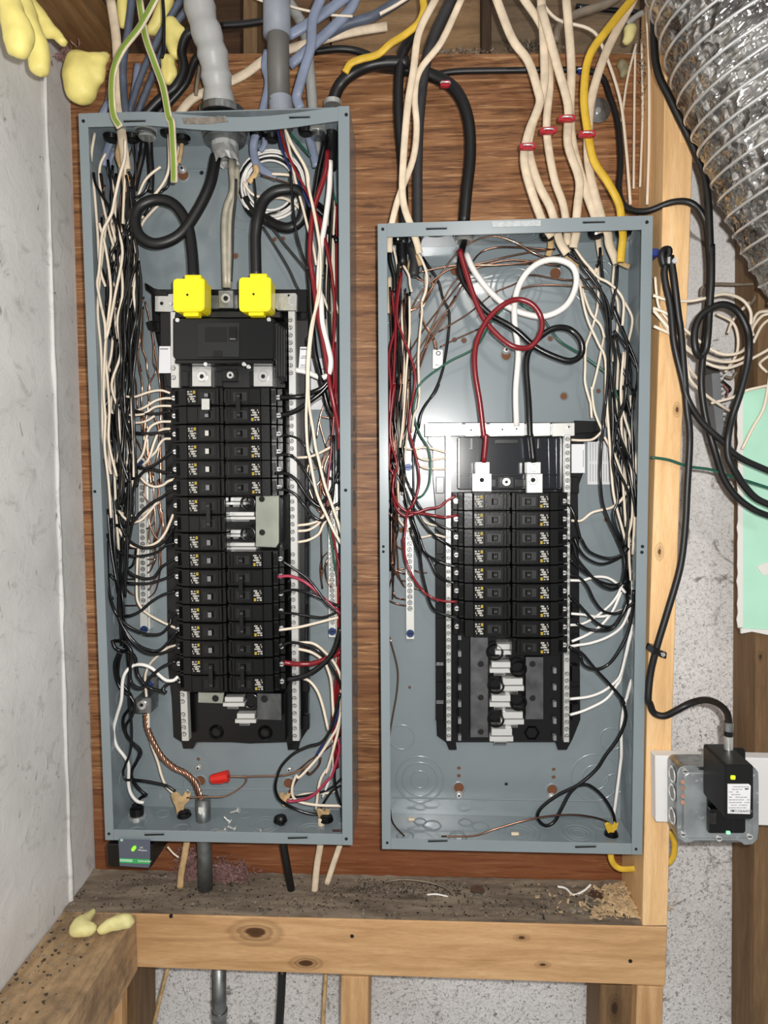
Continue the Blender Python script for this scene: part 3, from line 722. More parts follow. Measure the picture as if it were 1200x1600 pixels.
screws_on(nb, 453.5, 500, 460.5, 1150, 56, .0399, 2.7, skip=(8, 9, 19, 20, 30, 41, 42))
b = MB(); b.pp([(266, 487), (279, 487), (280, 606), (267, 606)], .040, .052, 'aluminium_bar'); nb = b.build('neutral_bar', BA, bevel=.0006); b = MB().pp([(281, 1080), (292, 1080), (295, 1158), (284, 1158)], .040, .052, 'aluminium_bar'); nb2 = b.build('neutral_bar', BA, bevel=.0006)
screws_on(nb, 270.5, 575, 271, 590, 2, .0399, 3); screws_on(nb2, 284.5, 1086, 287.5, 1147, 7, .0399, 3, skip=(2,))
# exposed bus plates and stabs
def stab(parent, x0_, y0_, x1_, y1_, Y):
    s_ = MB(); h = (y1_-y0_); s_.pb(x0_, y0_, x1_, y0_+h*.42, Y, Y+.012, 'stab_metal'); s_.pb(x0_-3, y0_+h*.48, x1_+2, y0_+h*.8, Y+.004, Y+.016, 'stab_metal'); s_.pb(x0_+4, y0_+h*.8, x1_-8, y1_, Y+.008, Y+.02, 'bus_steel')
    s_.build('bus_stab', parent, bevel=.0006)
b = MB(); cpp(b, 'C5', '665 312 700 308 786 306 786 560 770 585 665 580', .045, .048, 'bus_plate'); b.disc(409, 780, 5, .0444, 'dark_hole', .0008); b.disc(409.5, 832, 5.2, .0444, 'dark_hole', .0008); b.build('bus_plate', BA, bevel=.0008)
for r_ in ((360, 777, 382, 792), (352, 800, 397, 815), (360, 828, 380, 842), (352, 848, 398, 862)): stab(BA, *r_, .046)
for cy2 in (786, 834): MB().ring(U(388, cy2, .046), (0, -1, 0), 11*S(.046), .002, .004, 'black_plastic', 20).build('stab_shroud', BA, smooth=True)
b = MB(); cpp(b, 'C6', '365 605 500 608 492 664 365 660', .050, .053, 'bus_plate'); b.disc(336.5, 1091.5, 6, .0493, 'dark_hole', .001); b.build('bus_plate', BA, bevel=.0005)
b = MB(); cpp(b, 'C6', '672 610 798 612 800 752 672 748', .050, .053, 'bus_steel'); b.disc(413, 1092.5, 6, .0493, 'dark_hole', .001); b.build('bus_plate', BA, bevel=.0005)
for r_ in ((351, 1089, 380, 1108), (370, 1115, 398, 1134)): stab(BA, *r_, .050)
for x, y in ((338, 1144), (414, 1145)): b = MB(); b.ring(U(x, y, .0615), (0, -1, 0), 10*S(.06), .0022, .003, 'black_plastic', 20); b.disc(x, y, 5, .0605, 'dark_hole', .001); b.build('screw_boss', BA, smooth=False)
b = MB()
b.ring(U(392, 1095, .0615), (0, -1, 0), 12*S(.06), .002, .004, 'black_plastic', 20)
b.build('screw_boss', BA, smooth=True)
# lugs below the main breaker
def lug(parent, x0_, y0_, x1_, y1_, Y, nm='main_lug'):
    l_ = MB(); l_.pb(x0_, y0_, x1_, y1_, Y, Y+.016, 'zinc'); l_.disc((x0_+x1_)/2, (y0_+y1_)/2, (x1_-x0_)*.28, Y-.002, 'screw_metal', .0025); l_.disc((x0_+x1_)/2, (y0_+y1_)/2, (x1_-x0_)*.13, Y-.0028, 'dark_hole', .001, 6)
    return l_.build(nm, parent, bevel=.0005)
lug(BA, 300, 572, 330, 604, .034); lug(BA, 396, 572, 426, 604, .034)
b = MB().pb(347, 577, 371, 596, .036, .05, 'black_plastic'); b.disc(359.5, 586, 6, .034, 'zinc', .0025); b.disc(359.5, 586, 2.5, .0333, 'dark_hole', .001, 6); b.build('centre_nut', BA, bevel=.0008)
b = MB().pb(268, 564, 446, 606, .045, .062, 'black_plastic_matt')
for i in range(3): b.pb(282+i*54, 580, 294+i*54, 604, .038, .046, 'black_plastic')
b.build('lug_block', BA, bevel=.0006)

# main breaker
mbk = thing('main_breaker', 'large black main breaker under the two yellow lug covers', 'breaker')
b = MB(); b.pp([(270, 497), (428, 497), (428, 562), (275, 563), (270, 556)], .012, .055, 'black_plastic'); b.pp([(274, 486), (438, 486), (440, 497), (272, 497)], .030, .055, 'black_plastic_matt')
b.pp([(428, 500), (447, 512), (447, 595), (438, 600), (428, 563)], .030, .055, 'black_plastic'); b.build('housing', mbk, bevel=.0012)
b = MB()
for i in range(4): b.pp([(431+i*4, 506+i*3), (433.5+i*4, 507+i*3), (433.5+i*4, 590), (431+i*4, 586)], .0275, .031, 'black_plastic_matt')
b.build('side_rib', mbk)
MB().pb(308, 504, 374, 558, .0105, .0125, mat('mb_face', (20, 20, 22), .4)).build('face_plate', mbk, bevel=.0004)
MB().pb(320, 511, 354, 534, .0098, .0106, 'dark_hole').build('rating_window', mbk)
b = MB().pb(357, 510, 370, 533, .0094, .0106, 'dark_hole'); b.pb(359, 512, 368, 528, .004, .0096, 'black_plastic'); b.pb(359, 528.5, 368, 530.5, .0085, .0096, 'print_grey'); b.build('handle', mbk)
MB().pb(333, 548, 347, 557, .0096, .0106, 'dark_hole').build('trip_button', mbk)
MB().pb(273, 562, 425, 568, .010, .030, 'black_plastic').build('lower_lip', mbk, bevel=.0008)
b = MB()
for x, y in ((321, 569), (381, 569), (388, 573), (277, 500), (420, 499)): b.disc(x, y, 3.2, .0088 if y > 540 else .0108, 'screw_metal', .002)
b.build('cover_screw', mbk)
# yellow covers
def ycover(x0_, y0_, x1_, y1_, tx0, tx1, ty, label, nub):
    t = thing('lug_cover', label, 'lug cover', 'yellow lug covers')
    MB().pp([(x0_, y0_+3), (x0_+3, y0_), (x1_, y0_), (x1_, y1_-5), (x1_-3, y1_), (x0_+3, y1_+1), (x0_, y1_-4)], -.006, .030, 'yellow_plastic', -.06).build('shell', t, bevel=.0015, seg=2)
    MB().pb(tx0, y1_, tx1, ty, .002, .016, 'yellow_plastic').build('latch_tab', t, bevel=.0008)
    MB().pb(nub[0], y0_-6, nub[1], y0_+2, .004, .030, 'yellow_plastic').build('cable_collar', t, bevel=.0012)
    MB().disc((x0_+x1_)/2-2, (y0_+y1_)/2, 1.8, -.0066, 'dark_hole', .001, 10).build('probe_hole', t)
ycover(270, 435, 319, 486, 286, 310, 494, 'left of the two bright yellow lug covers', (288, 314))
ycover(373, 433, 423, 486, 388, 412, 493, 'right of the two bright yellow lug covers', (390, 417))

# short panel interior
BB = thing('bus_assembly', 'black bus carrier holding the breakers of the short panel', 'bus assembly')
b = MB(); b.pp([(668, 660), (930, 660), (938, 672), (934, 690), (912, 690), (912, 738), (903, 762), (905, 900), (907, 1125), (895, 1155), (886, 1172), (872, 1172), (868, 1160), (712, 1160), (714, 1172), (702, 1172), (697, 1160), (683, 1150), (681, 1100), (680, 790), (676, 745), (676, 700), (668, 690)], .074, .090, 'black_plastic')
b.pp([(716, 683), (880, 683), (880, 765), (716, 765)], .058, .074, mat('glossy_black', (26, 28, 34), .16)); b.pp([(897, 657), (936, 658), (938, 674), (897, 678)], .055, .074, 'black_plastic')
for y in (745, 840, 940, 1040, 1100): b.pb(681, y, 694, y+26, .066, .074, 'black_plastic'); b.pb(893, y, 905, y+26, .066, .074, 'black_plastic')
b.build('carrier', BB, bevel=.0008)
b = MB()
for st in ('735 128 765 128 765 350 740 350', '770 128 798 128 798 350 772 350'): cpp(b, 'L2', st, .0555, .058, 'glossy_black')
for st in ('385 125 397 125 397 180 385 180', '500 132 600 132 600 152 500 152', '328 125 342 125 342 352 328 352', '342 288 780 288 780 294 342 294', '515 300 580 300 580 350 515 350', '455 310 500 310 500 345 455 345', '590 310 630 310 630 345 590 345', '690 130 702 130 702 175 690 175'): cpp(b, 'L2', st, .0545, .058, 'black_plastic')
b.build('moulded_rib', BB, bevel=.0005)
b = MB()
for xa, xb, dy in ((664, 722, 0), (727, 760, 0), (765, 820, 0), (826, 860, 0), (863, 898, 0)): b.pp([(xa, 661), (xb, 660.5), (xb, 681), (xa, 682)], .050, .056, 'aluminium_bar')
b.pp([(722, 663), (863, 662), (863, 680), (722, 681)], .053, .057, 'dull_zinc')
b.build('top_strap', BB, bevel=.0006)
b = MB()
for x, y in ((700, 671), (736, 672), (785, 671), (807, 670), (889, 667)): b.disc(x, y, 4, .049, 'zinc', .0015); b.disc(x, y, 1.5, .0485, 'dark_hole', .001, 6)
b.build('strap_screw', BB)
b = MB(); b.pp([(696, 681), (704.5, 681), (705, 1158), (697.5, 1158)], .042, .052, 'aluminium_bar'); nb = b.build('neutral_bar', BB, bevel=.0006)
screws_on(nb, 700.3, 690, 701.2, 1150, 44, .0419, 2.5, skip=(10, 22, 33))
b = MB(); b.pp([(882, 679), (891.5, 679), (889.5, 1160), (881, 1160)], .042, .052, 'aluminium_bar'); nb = b.build('neutral_bar', BB, bevel=.0006)
screws_on(nb, 887, 686, 885.5, 1150, 44, .0419, 2.7, skip=(10, 22, 33))
for (a0, b0, a1, b1), (c0, d0, c1, d1), sx in (((743, 722, 765, 740), (738, 740, 768, 768), (754, 731)), ((823, 722, 845, 740), (823, 740, 848, 770), (834, 731))):
    l_ = MB(); l_.pb(a0, b0, a1, b1, .028, .046, 'aluminium_bar'); l_.pb(c0, d0, c1, d1, .042, .052, 'aluminium_bar')
    l_.disc(sx[0], sx[1], 6, .0265, 'zinc', .0018); l_.disc(sx[0]-1, sx[1]+19, 8, .0395, 'zinc', .003, 6); l_.disc(sx[0]-1, sx[1]+19, 4, .0385, 'dark_hole', .0012, 10); l_.build('main_lug', BB, bevel=.0006)
b = MB(); b.disc(791.5, 753, 9, .0525, 'black_plastic', .004); b.disc(791.5, 753, 6, .0505, 'zinc', .003); b.disc(791.5, 753, 2.5, .0498, 'dark_hole', .001, 6); b.build('centre_nut', BB)
b = MB(); cpp(b, 'M2', '385 385 465 385 465 835 385 835', .050, .053, 'bus_steel')
for y in (508, 657, 810): (q1,) = CR['M2']('432 %d' % y); b.disc(q1[0], q1[1], 5, .0493, 'dark_hole', .001)
b.build('bus_plate', BB, bevel=.0005)
b = MB(); cpp(b, 'M2', '632 475 712 475 712 755 632 755', .050, .053, 'bus_steel')
for y in (508, 660): (q1,) = CR['M2']('663 %d' % y); b.disc(q1[0], q1[1], 5, .0493, 'dark_hole', .001)
b.build('bus_plate', BB, bevel=.0005)
MB().pb(716, 992, 886, 1158, .058, .074, 'black_plastic').build('centre_spine', BB, bevel=.0006)
for st in ('505 418 565 478', '480 498 565 560', '530 572 620 642', '480 648 565 712', '530 722 620 792', '480 798 572 868'):
    (q0, q1) = CR['M2'](st); stab(BB, q0[0], q0[1], q1[0], q1[1], .046)
for x, y in ((495, 455), (600, 530), (500, 605), (600, 680), (500, 755)): (q1,) = CR['M2']('%d %d' % (x, y)); b = MB(); b.ring(U(q1[0], q1[1], .048), (0, -1, 0), 12*S(.05), .0016, .003, 'black_plastic_matt', 20); b.build('stab_shroud', BB)
b = MB(); (q1,) = CR['M2']('660 815'); b.ring(U(q1[0], q1[1], .0575), (0, -1, 0), 11*S(.05), .0016, .003, 'black_plastic', 6)
b.build('hex_boss', BB)
b = MB()
for i in range(7):
    for xx in (338, 763):
        if xx == 763 and i < 2: continue
        (q1,) = CR['M2']('%d %d' % (xx, 388+i*75)); b.pb(q1[0]-2.4, q1[1]-4, q1[0]+2.4, q1[1]+4, .050, .058, 'print_grey')
b.build('side_clip', BB)

# stickers
def sticker(x0_, y0_, x1_, y1_, Y, parent, lines, label, tilt=0):
    o_ = MB().pp([(x0_+tilt, y0_), (x1_+tilt, y0_), (x1_, y1_), (x0_, y1_)], Y, Y+.0004, 'label_white').build('sticker', parent, label=label)
    l_ = MB()
    for (a_, b_, c_, d_) in lines: l_.pb(x0_+(x1_-x0_)*a_, y0_+(y1_-y0_)*b_, x0_+(x1_-x0_)*c_, y0_+(y1_-y0_)*d_, Y-.0002, Y, 'print_grey')
    if lines: l_.build('fine_print', o_)
rg = random.Random(5)
sticker(248, 541, 269, 583, .050, BA, [(.1, .08, .7, .12)], 'white sticker left of the main breaker', 1)
sticker(466, 542, 484, 582, .050, BA, [(.2, .06, .9, .12), (.3, .35, .9, .38), (.2, .42, .9, .45), (.2, .7, .6, .73), (.2, .78, .9, .8)], 'white sticker right of the main breaker', 3)
sticker(893, 694, 914, 739, .060, BB, [(.86, .2, .9, .8)], 'small white sticker beside the right neutral bar')
fine = [(.07+.075*i, .05, .082+.075*i, .46) for i in range(12)]+[(.07+.075*i, .53, .082+.075*i, .93) for i in range(12)]
sticker(918, 689, 974, 757, .0905, PR, fine, 'large white sticker of fine print in the short panel')
so = MB().pp([(974, 687), (986, 687), (985, 757), (974, 757)], .090, .0912, 'print_orange').build('warning_sticker', PR, label='orange warning strip beside the fine print')
text('CAUTION', 'caution_text', so, U(979, 728, .0895), .009, 'print_black', rotz=math.pi/2)
sticker(660, 689, 693, 742, .086, BB, [], 'pale sticker left of the left neutral bar')
sticker(485, 560, 514, 640, .0905, PL, [(.3, .2, .8, .22)], 'white sheet behind the wires right of the main breaker')
sticker(149, 490, 156, 730, .0600, PL, [(.3, .1, .6, .3), (.3, .4, .6, .5), (.3, .6, .6, .9)], 'narrow instruction strip inside the left wall')

# ground bars: top-level things
def gbar(pts, Y, n, ya, yb, label, blue, strip=True):
    t = thing('ground_bar', label, 'ground bar')
    (x0_, y0_), (x1_, y1_), w = pts
    b_ = MB().pp([(x0_, y0_), (x0_+w, y0_), (x1_+w, y1_), (x1_, y1_)], Y, Y+.010, 'white_metal').build('bar', t, bevel=.0006)
    if strip: MB().pp([(x0_+w+1, y0_+10), (x0_+w+4, y0_+10), (x1_+w+4, y1_-10), (x1_+w+1, y1_-10)], Y+.006, Y+.02, 'white_metal').build('back_flange', t)
    fx = lambda y: x0_+w/2+(x1_-x0_)*(y-y0_)/(y1_-y0_)
    screws_on(b_, fx(ya), ya, fx(yb), yb, n, Y-.0001, 3.2)
    for (x, y) in blue:
        s_ = MB().disc(x, y, 6.2, Y-.0025, 'blue_screw', .003, 12); s_.pb(x-4, y-.6, x+4, y+.6, Y-.0029, Y-.002, 'dark_hole'); s_.build('mounting_screw', t, label='dark blue mounting screw')
gbar(((215, 716), (218.5, 993), 12), .074, 21, 752, 948, 'white ground bar at left in the tall panel', [(219, 724), (224.5, 984)])
gbar(((512, 718), (513.5, 996), 11.5), .070, 21, 808, 972, 'white ground bar at right in the tall panel', [(518.5, 729), (519, 987)])
gbar(((632.5, 722), (634.5, 999), 13), .074, 15, 822, 951, 'white ground bar at left in the short panel', [(638, 730), (641, 990)], strip=False)
t = thing('ground_clip', 'small white grounding terminal plate in the upper short panel', 'terminal')
MB().pb(676, 546, 692, 576, .082, .086, 'white_metal').build('plate', t, bevel=.0005)
b = MB().disc(683.5, 570, 5, .079, 'zinc', .003); b.pb(680, 569.5, 687, 570.5, .0785, .0792, 'dark_hole'); b.build('terminal_screw', t)
b = MB().ring(U(685, 552, .0818), (0, -1, 0), 3*S(.08), .0006, .0008, 'dark_hole', 14).build('eyelet', t)
# ground lug, lower left of the tall panel
t = thing('ground_lug', 'silver ground lug gripping the twisted copper at lower left in the tall panel', 'lug')
MB().pb(222, 1058, 245, 1100, .078, .086, 'dull_zinc').build('base_plate', t, bevel=.0006)
MB().pb(211, 1090, 236, 1115, .050, .078, 'dull_zinc').build('clamp_body', t, bevel=.0012)
b = MB().disc(221, 1102, 7.5, .0480, 'zinc', .003); b.disc(221, 1102, 3, .0472, 'dark_hole', .0012, 6); b.build('clamp_screw', t)
b = MB().disc(233, 1070, 6, .0755, 'blue_screw', .003); b.build('mounting_screw', t)

# ------------------------------------------------------------------ wires and cables
KIND = {'b': ('w_black', 2.0), 'w': ('w_cream', 2.0), 'W': ('w_white', 2.2), 'r': ('w_red', 2.0), 'p': ('w_pink', 2.0), 'g': ('w_green', 1.9), 'B': ('w_blue', 2.0),
        'c': ('w_copper', 1.2), 'k': ('w_brown', 1.2), 'R': ('w_rubber', 5), 'j': ('w_jacket', 6), 't': ('w_tan', 4), 'l': ('w_lblue', 6), 'd': ('w_dblue', 6), 'y': ('w_yellow', 5),
        'G': ('w_grey', 6), 'n': ('braid', 5), 'D': ('w_dirty', 3), 'q': ('w_charcoal', 5), 's': ('w_jacket', 5)}
CNAME = {'b': 'black', 'w': 'cream', 'W': 'white', 'r': 'red', 'k': 'copper', 'c': 'copper'}
cnt = [0]
def wire(spec, group=None):
    """kind radius depth[,depth..] CROP x y x y ... [CROP x y ...] | label"""
    head, _, label = spec.partition('|'); label = label.strip(); tk = head.split()
    kd, r, dep = tk[0], float(tk[1]), tk[2]
    pts = []; cur = None; buf = []
    def flush():
        if buf: pts.extend(CR[cur](' '.join(buf)))
    for t_ in tk[3:]:
        if t_ in CR: flush(); cur = t_; buf = []
        else: buf.append(t_)
    flush()
    cnt[0] += 1; rg_ = random.Random(cnt[0])
    ds = [float(v) for v in dep.split(',')]
    n = len(pts); out = []
    for i, (x, y) in enumerate(pts):
        f = i/(n-1)*(len(ds)-1); k = min(int(f), len(ds)-2) if len(ds) > 1 else 0
        Y = ds[0] if len(ds) == 1 else ds[k]+(ds[k+1]-ds[k])*(f-k)
        out.append(U(x, y, Y+(rg_.uniform(-.002, .002) if 0 < i < n-1 else 0)))
    m, _r = KIND[kd]; rad = r*S(sum(ds)/len(ds))
    big = r >= 4; flat = 1.0
    if kd in 'jlyst' and r >= 4: flat = .55
    sm = catmull(out, 5 if n > 3 else 6)
    mb = MB().tube(sm, rad, m, n=10 if big else 6, flat=flat, stripe='w_stripe' if kd == 's' else None)
    cat = 'cable' if (r >= 3.4 or kd in 'jldysqG') else 'wire'
    o = mb.build(('electrical_cable' if cat == 'cable' else ('copper_wire' if kd in 'ck' else 'insulated_wire')), smooth=True, recalc=False)
    tag(o, label, cat, group); return o
def wires(txt, group=None):
    for ln in txt.strip().splitlines():
        ln = ln.strip()
        if ln: wire(ln, group)
TP = 'in the tall panel'; SP = 'in the short panel'
# --- big feeders
wires('''
R 8.6 .05,.03,.022,.03,.04,.02 F1 675 488 655 580 610 670 560 735 490 762 440 740 422 690 438 645 490 624 545 640 585 700 600 780 607 880 | thick black feeder looping down into the left yellow lug cover
R 8.4 .075,.06,.05,.03,.02,.02 A5 20 700 70 800 190 870 280 920 380 940 470 890 505 800 500 700 450 630 370 620 260 640 170 720 125 860 105 1000 105 1150 110 1350 | thick black feeder looping down into the right yellow lug cover
n 5.4 .06,.05 F1 722 500 728 590 708 650 702 720 706 900 | grey braided neutral half, left strand down to the silver lug
n 4 .06,.05 F1 742 520 738 600 722 660 718 740 716 900 | pale braided neutral half, right strand down to the silver lug
q 2.2 .05 F1 738 560 736 620 728 700 726 800 722 880 | dark tape strip running down along the pale braided neutral
r 4.2 .03,.025,.02,.03 R1 345 150 365 220 400 330 440 420 500 490 560 530 620 530 660 480 665 420 630 365 570 345 510 370 450 430 410 520 405 620 425 750 440 875 L2 455 120 445 238 | thick red feeder looping down to the left main lug in the short panel
b 4.8 .045,.04,.04,.03 R1 365 110 345 230 390 320 460 400 560 460 640 530 720 570 780 585 820 560 820 510 780 465 730 455 680 475 625 530 605 600 615 750 620 875 L2 655 120 668 238 | thick black feeder looping down to the right main lug in the short panel
W 4.6 .05,.04,.035,.05 R1 372 165 400 230 460 310 530 370 600 400 680 410 760 370 800 290 790 220 730 190 660 200 600 250 565 330 560 430 575 550 565 700 568 840 | thick white feeder making a big round loop in the short panel
g 1.9 .055 R1 580 360 660 410 700 460 740 510 820 560 915 630 930 660 B4 690 1400 720 1500 750 1590 B5 690 250 740 360 790 440 820 540 830 570 870 610 | green wire running right from behind the white loop in the short panel
g 1.9 .05 R1 530 365 470 430 410 530 300 590 200 665 175 720 B2 375 300 430 500 530 680 550 850 540 1030 480 1150 410 1190 | green wire curving left from the red feeder to the short panel blue screw
b 2.2 .06 R1 200 180 260 270 280 340 305 400 300 500 280 620 250 700 200 780 185 850 | lone black wire bowing down past the white grounding plate
b 2.2 .06 B2 640 0 600 90 510 200 450 310 425 420 400 510 375 640 372 900 375 1300 | black wire hooking over the top strap end in the short panel
''')
# --- tall panel, left gutter: individually traced
wires('''
w 2.2 .03,.03 A1 150 150 125 300 120 450 145 620 160 800 175 1000 185 1200 205 1330 240 1430 | cream wire leaving the leftmost blue jacket down the left wall of the tall panel
w 2.1 .04 A1 240 320 195 420 190 560 215 720 250 880 290 1040 320 1120 | cream wire arching out of the second blue jacket in the tall panel
w 2.4 .022 A1 405 200 400 360 360 500 320 680 290 820 220 960 200 1100 185 1300 170 1400 185 1500 205 1600 A2 215 150 235 260 240 380 | cream wire crossing in front of the others from the wide tan jacket
w 2.1 .05 A1 700 430 620 490 560 560 510 680 470 800 | cream wire slanting left behind the top of the left feeder loop
w 2.3 .045 A1 765 160 772 380 760 480 720 570 660 650 600 730 | cream wire beside the green-striped cable above the left feeder loop
w 2.2 .055 A1 680 750 620 810 560 880 530 930 450 1000 | cream wire seen through the left feeder loop, lower of two
w 1.7 .055 A1 640 745 590 800 540 860 | cream wire seen through the left feeder loop, upper of two
w 2.5 .03 A1 430 1020 465 1030 485 1100 490 1200 480 1350 465 1430 | cream wire curling below the left feeder loop
b 2.3 .03 A1 140 480 160 580 230 700 290 800 330 920 340 1050 290 1160 265 1280 255 1450 250 1600 | black wire crossing from the left wall under the cream wires of the tall panel
b 2.2 .035 A1 430 470 470 560 475 700 430 880 380 1010 340 1150 350 1350 340 1600 | black wire from the tan jacket down beside the feeder loop
b 2.2 .035 A1 610 550 570 640 490 700 450 800 440 900 400 1000 350 1150 300 1300 | black wire passing left of the feeder loop
b 2.2 .05 A1 790 470 760 590 700 640 620 760 560 840 | black wire beside the lower end of the green-striped cable
w 2.0 .04 A2 410 850 480 855 600 815 700 800 778 822 | cream wire entering the top left breaker of the tall panel, highest of all
w 2.0 .042 A2 390 962 480 970 560 945 650 890 720 868 790 866 | second cream wire down entering the top left breaker of the tall panel
b 2.4 .038 A2 390 945 480 965 560 990 680 993 785 970 | black wire entering the top left double breaker of the tall panel
w 2.0 .04 A2 395 1003 500 1005 570 990 640 945 700 930 788 930 | third cream wire down entering the top left breaker of the tall panel
w 2.0 .044 A2 400 1055 500 1070 580 1055 650 1012 | short cream wire ending among the copper beside the top left breaker
w 2.1 .04 A2 490 1415 550 1330 580 1200 610 1110 690 1065 785 1060 | cream wire sweeping up to the lower half of the top left breaker
w 2.1 .044 A2 550 1425 600 1370 640 1250 680 1150 720 1125 780 1120 | cream wire sweeping up to the second left breaker of the tall panel
w 2.1 .046 A2 600 1370 660 1310 690 1250 730 1207 785 1203 | cream wire turning into the second left breaker from below
b 2.7 .036 A2 460 1150 560 1160 680 1155 790 1142 | black wire straight into the second left breaker of the tall panel
b 2.6 .036 A2 490 1430 560 1450 650 1420 720 1370 800 1310 | black wire rising into the third left breaker of the tall panel
b 2.6 .038 A2 500 1600 515 1530 570 1470 640 1460 720 1480 800 1485 | black wire arching into the fourth left breaker of the tall panel
w 1.9 .05 A2 350 1120 370 1250 360 1390 390 1470 440 1475 | cream wire turning under the bundle beside the left ground bar top
w 1.9 .05 A2 370 1200 375 1300 400 1390 440 1410 | cream wire hooked behind the black bundle above the left ground bar
w 2.2 .044 A3 530 30 580 80 650 110 720 95 760 65 815 45 | cream wire dipping over the ground bar top to the fifth left breaker
w 2.2 .042 A3 350 310 400 370 460 405 540 385 620 300 700 200 760 160 812 138 | cream wire crossing the left ground bar up to the fifth left breaker
w 1.8 .046 A3 360 320 420 345 500 350 570 325 690 235 | thin cream wire crossing the left ground bar just above its neighbour
b 2.8 .038 A3 330 430 400 440 470 400 530 330 620 250 700 205 760 160 820 130 | black wire climbing over the left ground bar to the sixth left breaker
w 2.2 .042 A3 350 460 400 550 470 605 590 605 680 565 740 490 780 400 805 340 | cream wire bowing under and up to the left double breaker mid column
b 2.6 .038 A3 350 340 370 440 430 550 520 610 620 615 720 575 780 500 810 440 | black wire bowing up to the sixth left breaker, upper of two
b 2.4 .04 A3 300 600 360 660 450 685 560 685 680 650 740 600 815 580 | black wire bowing to the seventh left breaker of the tall panel
b 2.6 .038 A3 400 790 460 840 560 875 640 865 680 820 720 770 835 700 | black wire rising to the eighth left breaker of the tall panel
b 2.5 .038 A3 270 840 340 895 450 915 600 915 720 880 830 835 | black wire to the ninth left breaker, nearly level
b 2.7 .036 A3 385 1190 460 1180 540 1140 620 1070 720 1010 825 980 | black wire to the tenth left breaker of the tall panel
b 2.6 .034 A3 250 500 255 800 270 1000 320 1150 400 1250 500 1310 600 1340 700 1335 770 1270 790 1200 840 1150 | black wire passing over the lower blue screw of the left ground bar
b 2.6 .034 A3 340 1180 400 1300 500 1420 600 1470 680 1475 750 1420 840 1310 | black wire drooping below the left ground bar, upper of two
b 2.6 .032 A3 400 1310 460 1400 560 1480 660 1505 760 1480 850 1435 | black wire drooping below the left ground bar, lower of two
w 2.1 .05 A3 515 620 505 750 500 1000 520 1090 580 1160 700 1230 830 1290 | cream wire following the left ground bar edge then cutting right
w 2.2 .05,.06 A4 720 45 650 65 570 130 500 205 465 300 470 420 490 620 495 760 520 880 570 1020 600 1130 640 1220 705 1285 | long cream wire falling in front of the ground lug to the bottom connector
b 2.0 .04 A3 430 0 430 150 400 350 385 550 370 750 350 950 350 1200 380 1280 400 1350 420 1500 430 1600 | long black wire hanging straight, left of the ground bar
b 2.0 .036 A3 500 0 480 150 475 350 430 600 400 800 375 950 390 1100 400 1300 430 1500 435 1600 A4 330 500 350 700 345 900 300 1040 280 1100 300 1160 355 1168 | long black wire down the back left then to the bottom connector
b 1.9 .045 A3 340 50 340 250 300 350 260 600 250 850 300 1050 | black wire along the left wall of the tall panel, outermost
b 2.0 .05 A3 500 620 490 700 470 760 430 790 400 790 | black wire curling back behind the left ground bar
b 2.9 .03 A4 190 0 210 60 260 90 330 100 380 150 400 280 460 370 530 410 600 425 640 440 | black wire swinging over the blue screw of the ground lug
b 2.9 .028 A4 205 5 290 15 350 100 340 200 340 330 380 390 450 395 500 320 600 230 720 175 | black wire looping up into the last left breaker of the tall panel
b 2.9 .03 A4 640 440 612 420 635 380 690 352 740 338 | short black wire bent back into the last left double breaker
b 2.7 .035,.04,.06 A4 250 90 210 200 225 330 270 420 330 460 375 540 350 640 300 720 310 800 370 870 420 930 390 1020 345 1100 350 1150 400 1230 470 1290 | black wire of the crimped pair at lower left, front one
b 2.7 .045,.05,.07 A4 265 100 240 200 240 320 300 400 350 480 340 560 285 640 285 740 340 840 410 900 425 960 370 1050 350 1130 380 1200 440 1270 480 1297 | black wire of the crimped pair at lower left, rear one
b 2.7 .065 A4 400 1380 420 1320 475 1292 | short black tail into the black gland at the bottom left
W 2.9 .03,.03,.05 A4 738 305 700 335 640 335 580 290 520 235 440 205 360 215 300 270 275 350 265 500 225 640 200 760 225 880 290 970 325 1040 325 1200 350 1290 400 1345 450 1355 | bright white wire snaking down to the black gland at the bottom left
b 2.4 .055 A4 350 1165 450 1175 560 1195 640 1215 715 1262 | black wire level above the bottom, into the left tan connector
c 1.4 .05 C7 460 232 520 228 600 226 660 195 685 165 675 148 | bare copper wire curving from the tan connector to above the red wire nut
c 1.5 .045 C7 612 150 670 152 740 150 830 146 900 120 950 80 985 45 | bare copper wire leaving the red wire nut to the right
''')
for sx, off in ((0, 0), (0, 0)): pass
# twisted copper ground
tg = thing('stranded_ground', 'thick twisted bare copper ground conductor at the bottom left of the tall panel', 'ground cable')
base = catmull([U(x, y, Y) for (x, y), Y in zip(CR['A4']('470 610 478 720 530 850 600 970 700 1060 800 1110 870 1180 915 1290 928 1370'), [.062, .058, .055, .055, .055, .055, .055, .055, .055])], 12)
for k in range(7):
    pts = []
    L_ = 0
    for i, p in enumerate(base):
        if i: L_ += (base[i]-base[i-1]).length
        a_ = L_*150+k*2*math.pi/6; t_ = (base[min(i+1, len(base)-1)]-base[max(i-1, 0)]).normalized()
        u_ = t_.cross(Vector((0, 1, 0))).normalized(); v_ = t_.cross(u_); rr_ = 0.0030 if k < 6 else 0
        pts.append(p+(u_*math.cos(a_)+v_*math.sin(a_))*rr_)
    MB().tube(pts, .00155, 'w_copper', n=6).build('strand', tg, smooth=True, recalc=False)
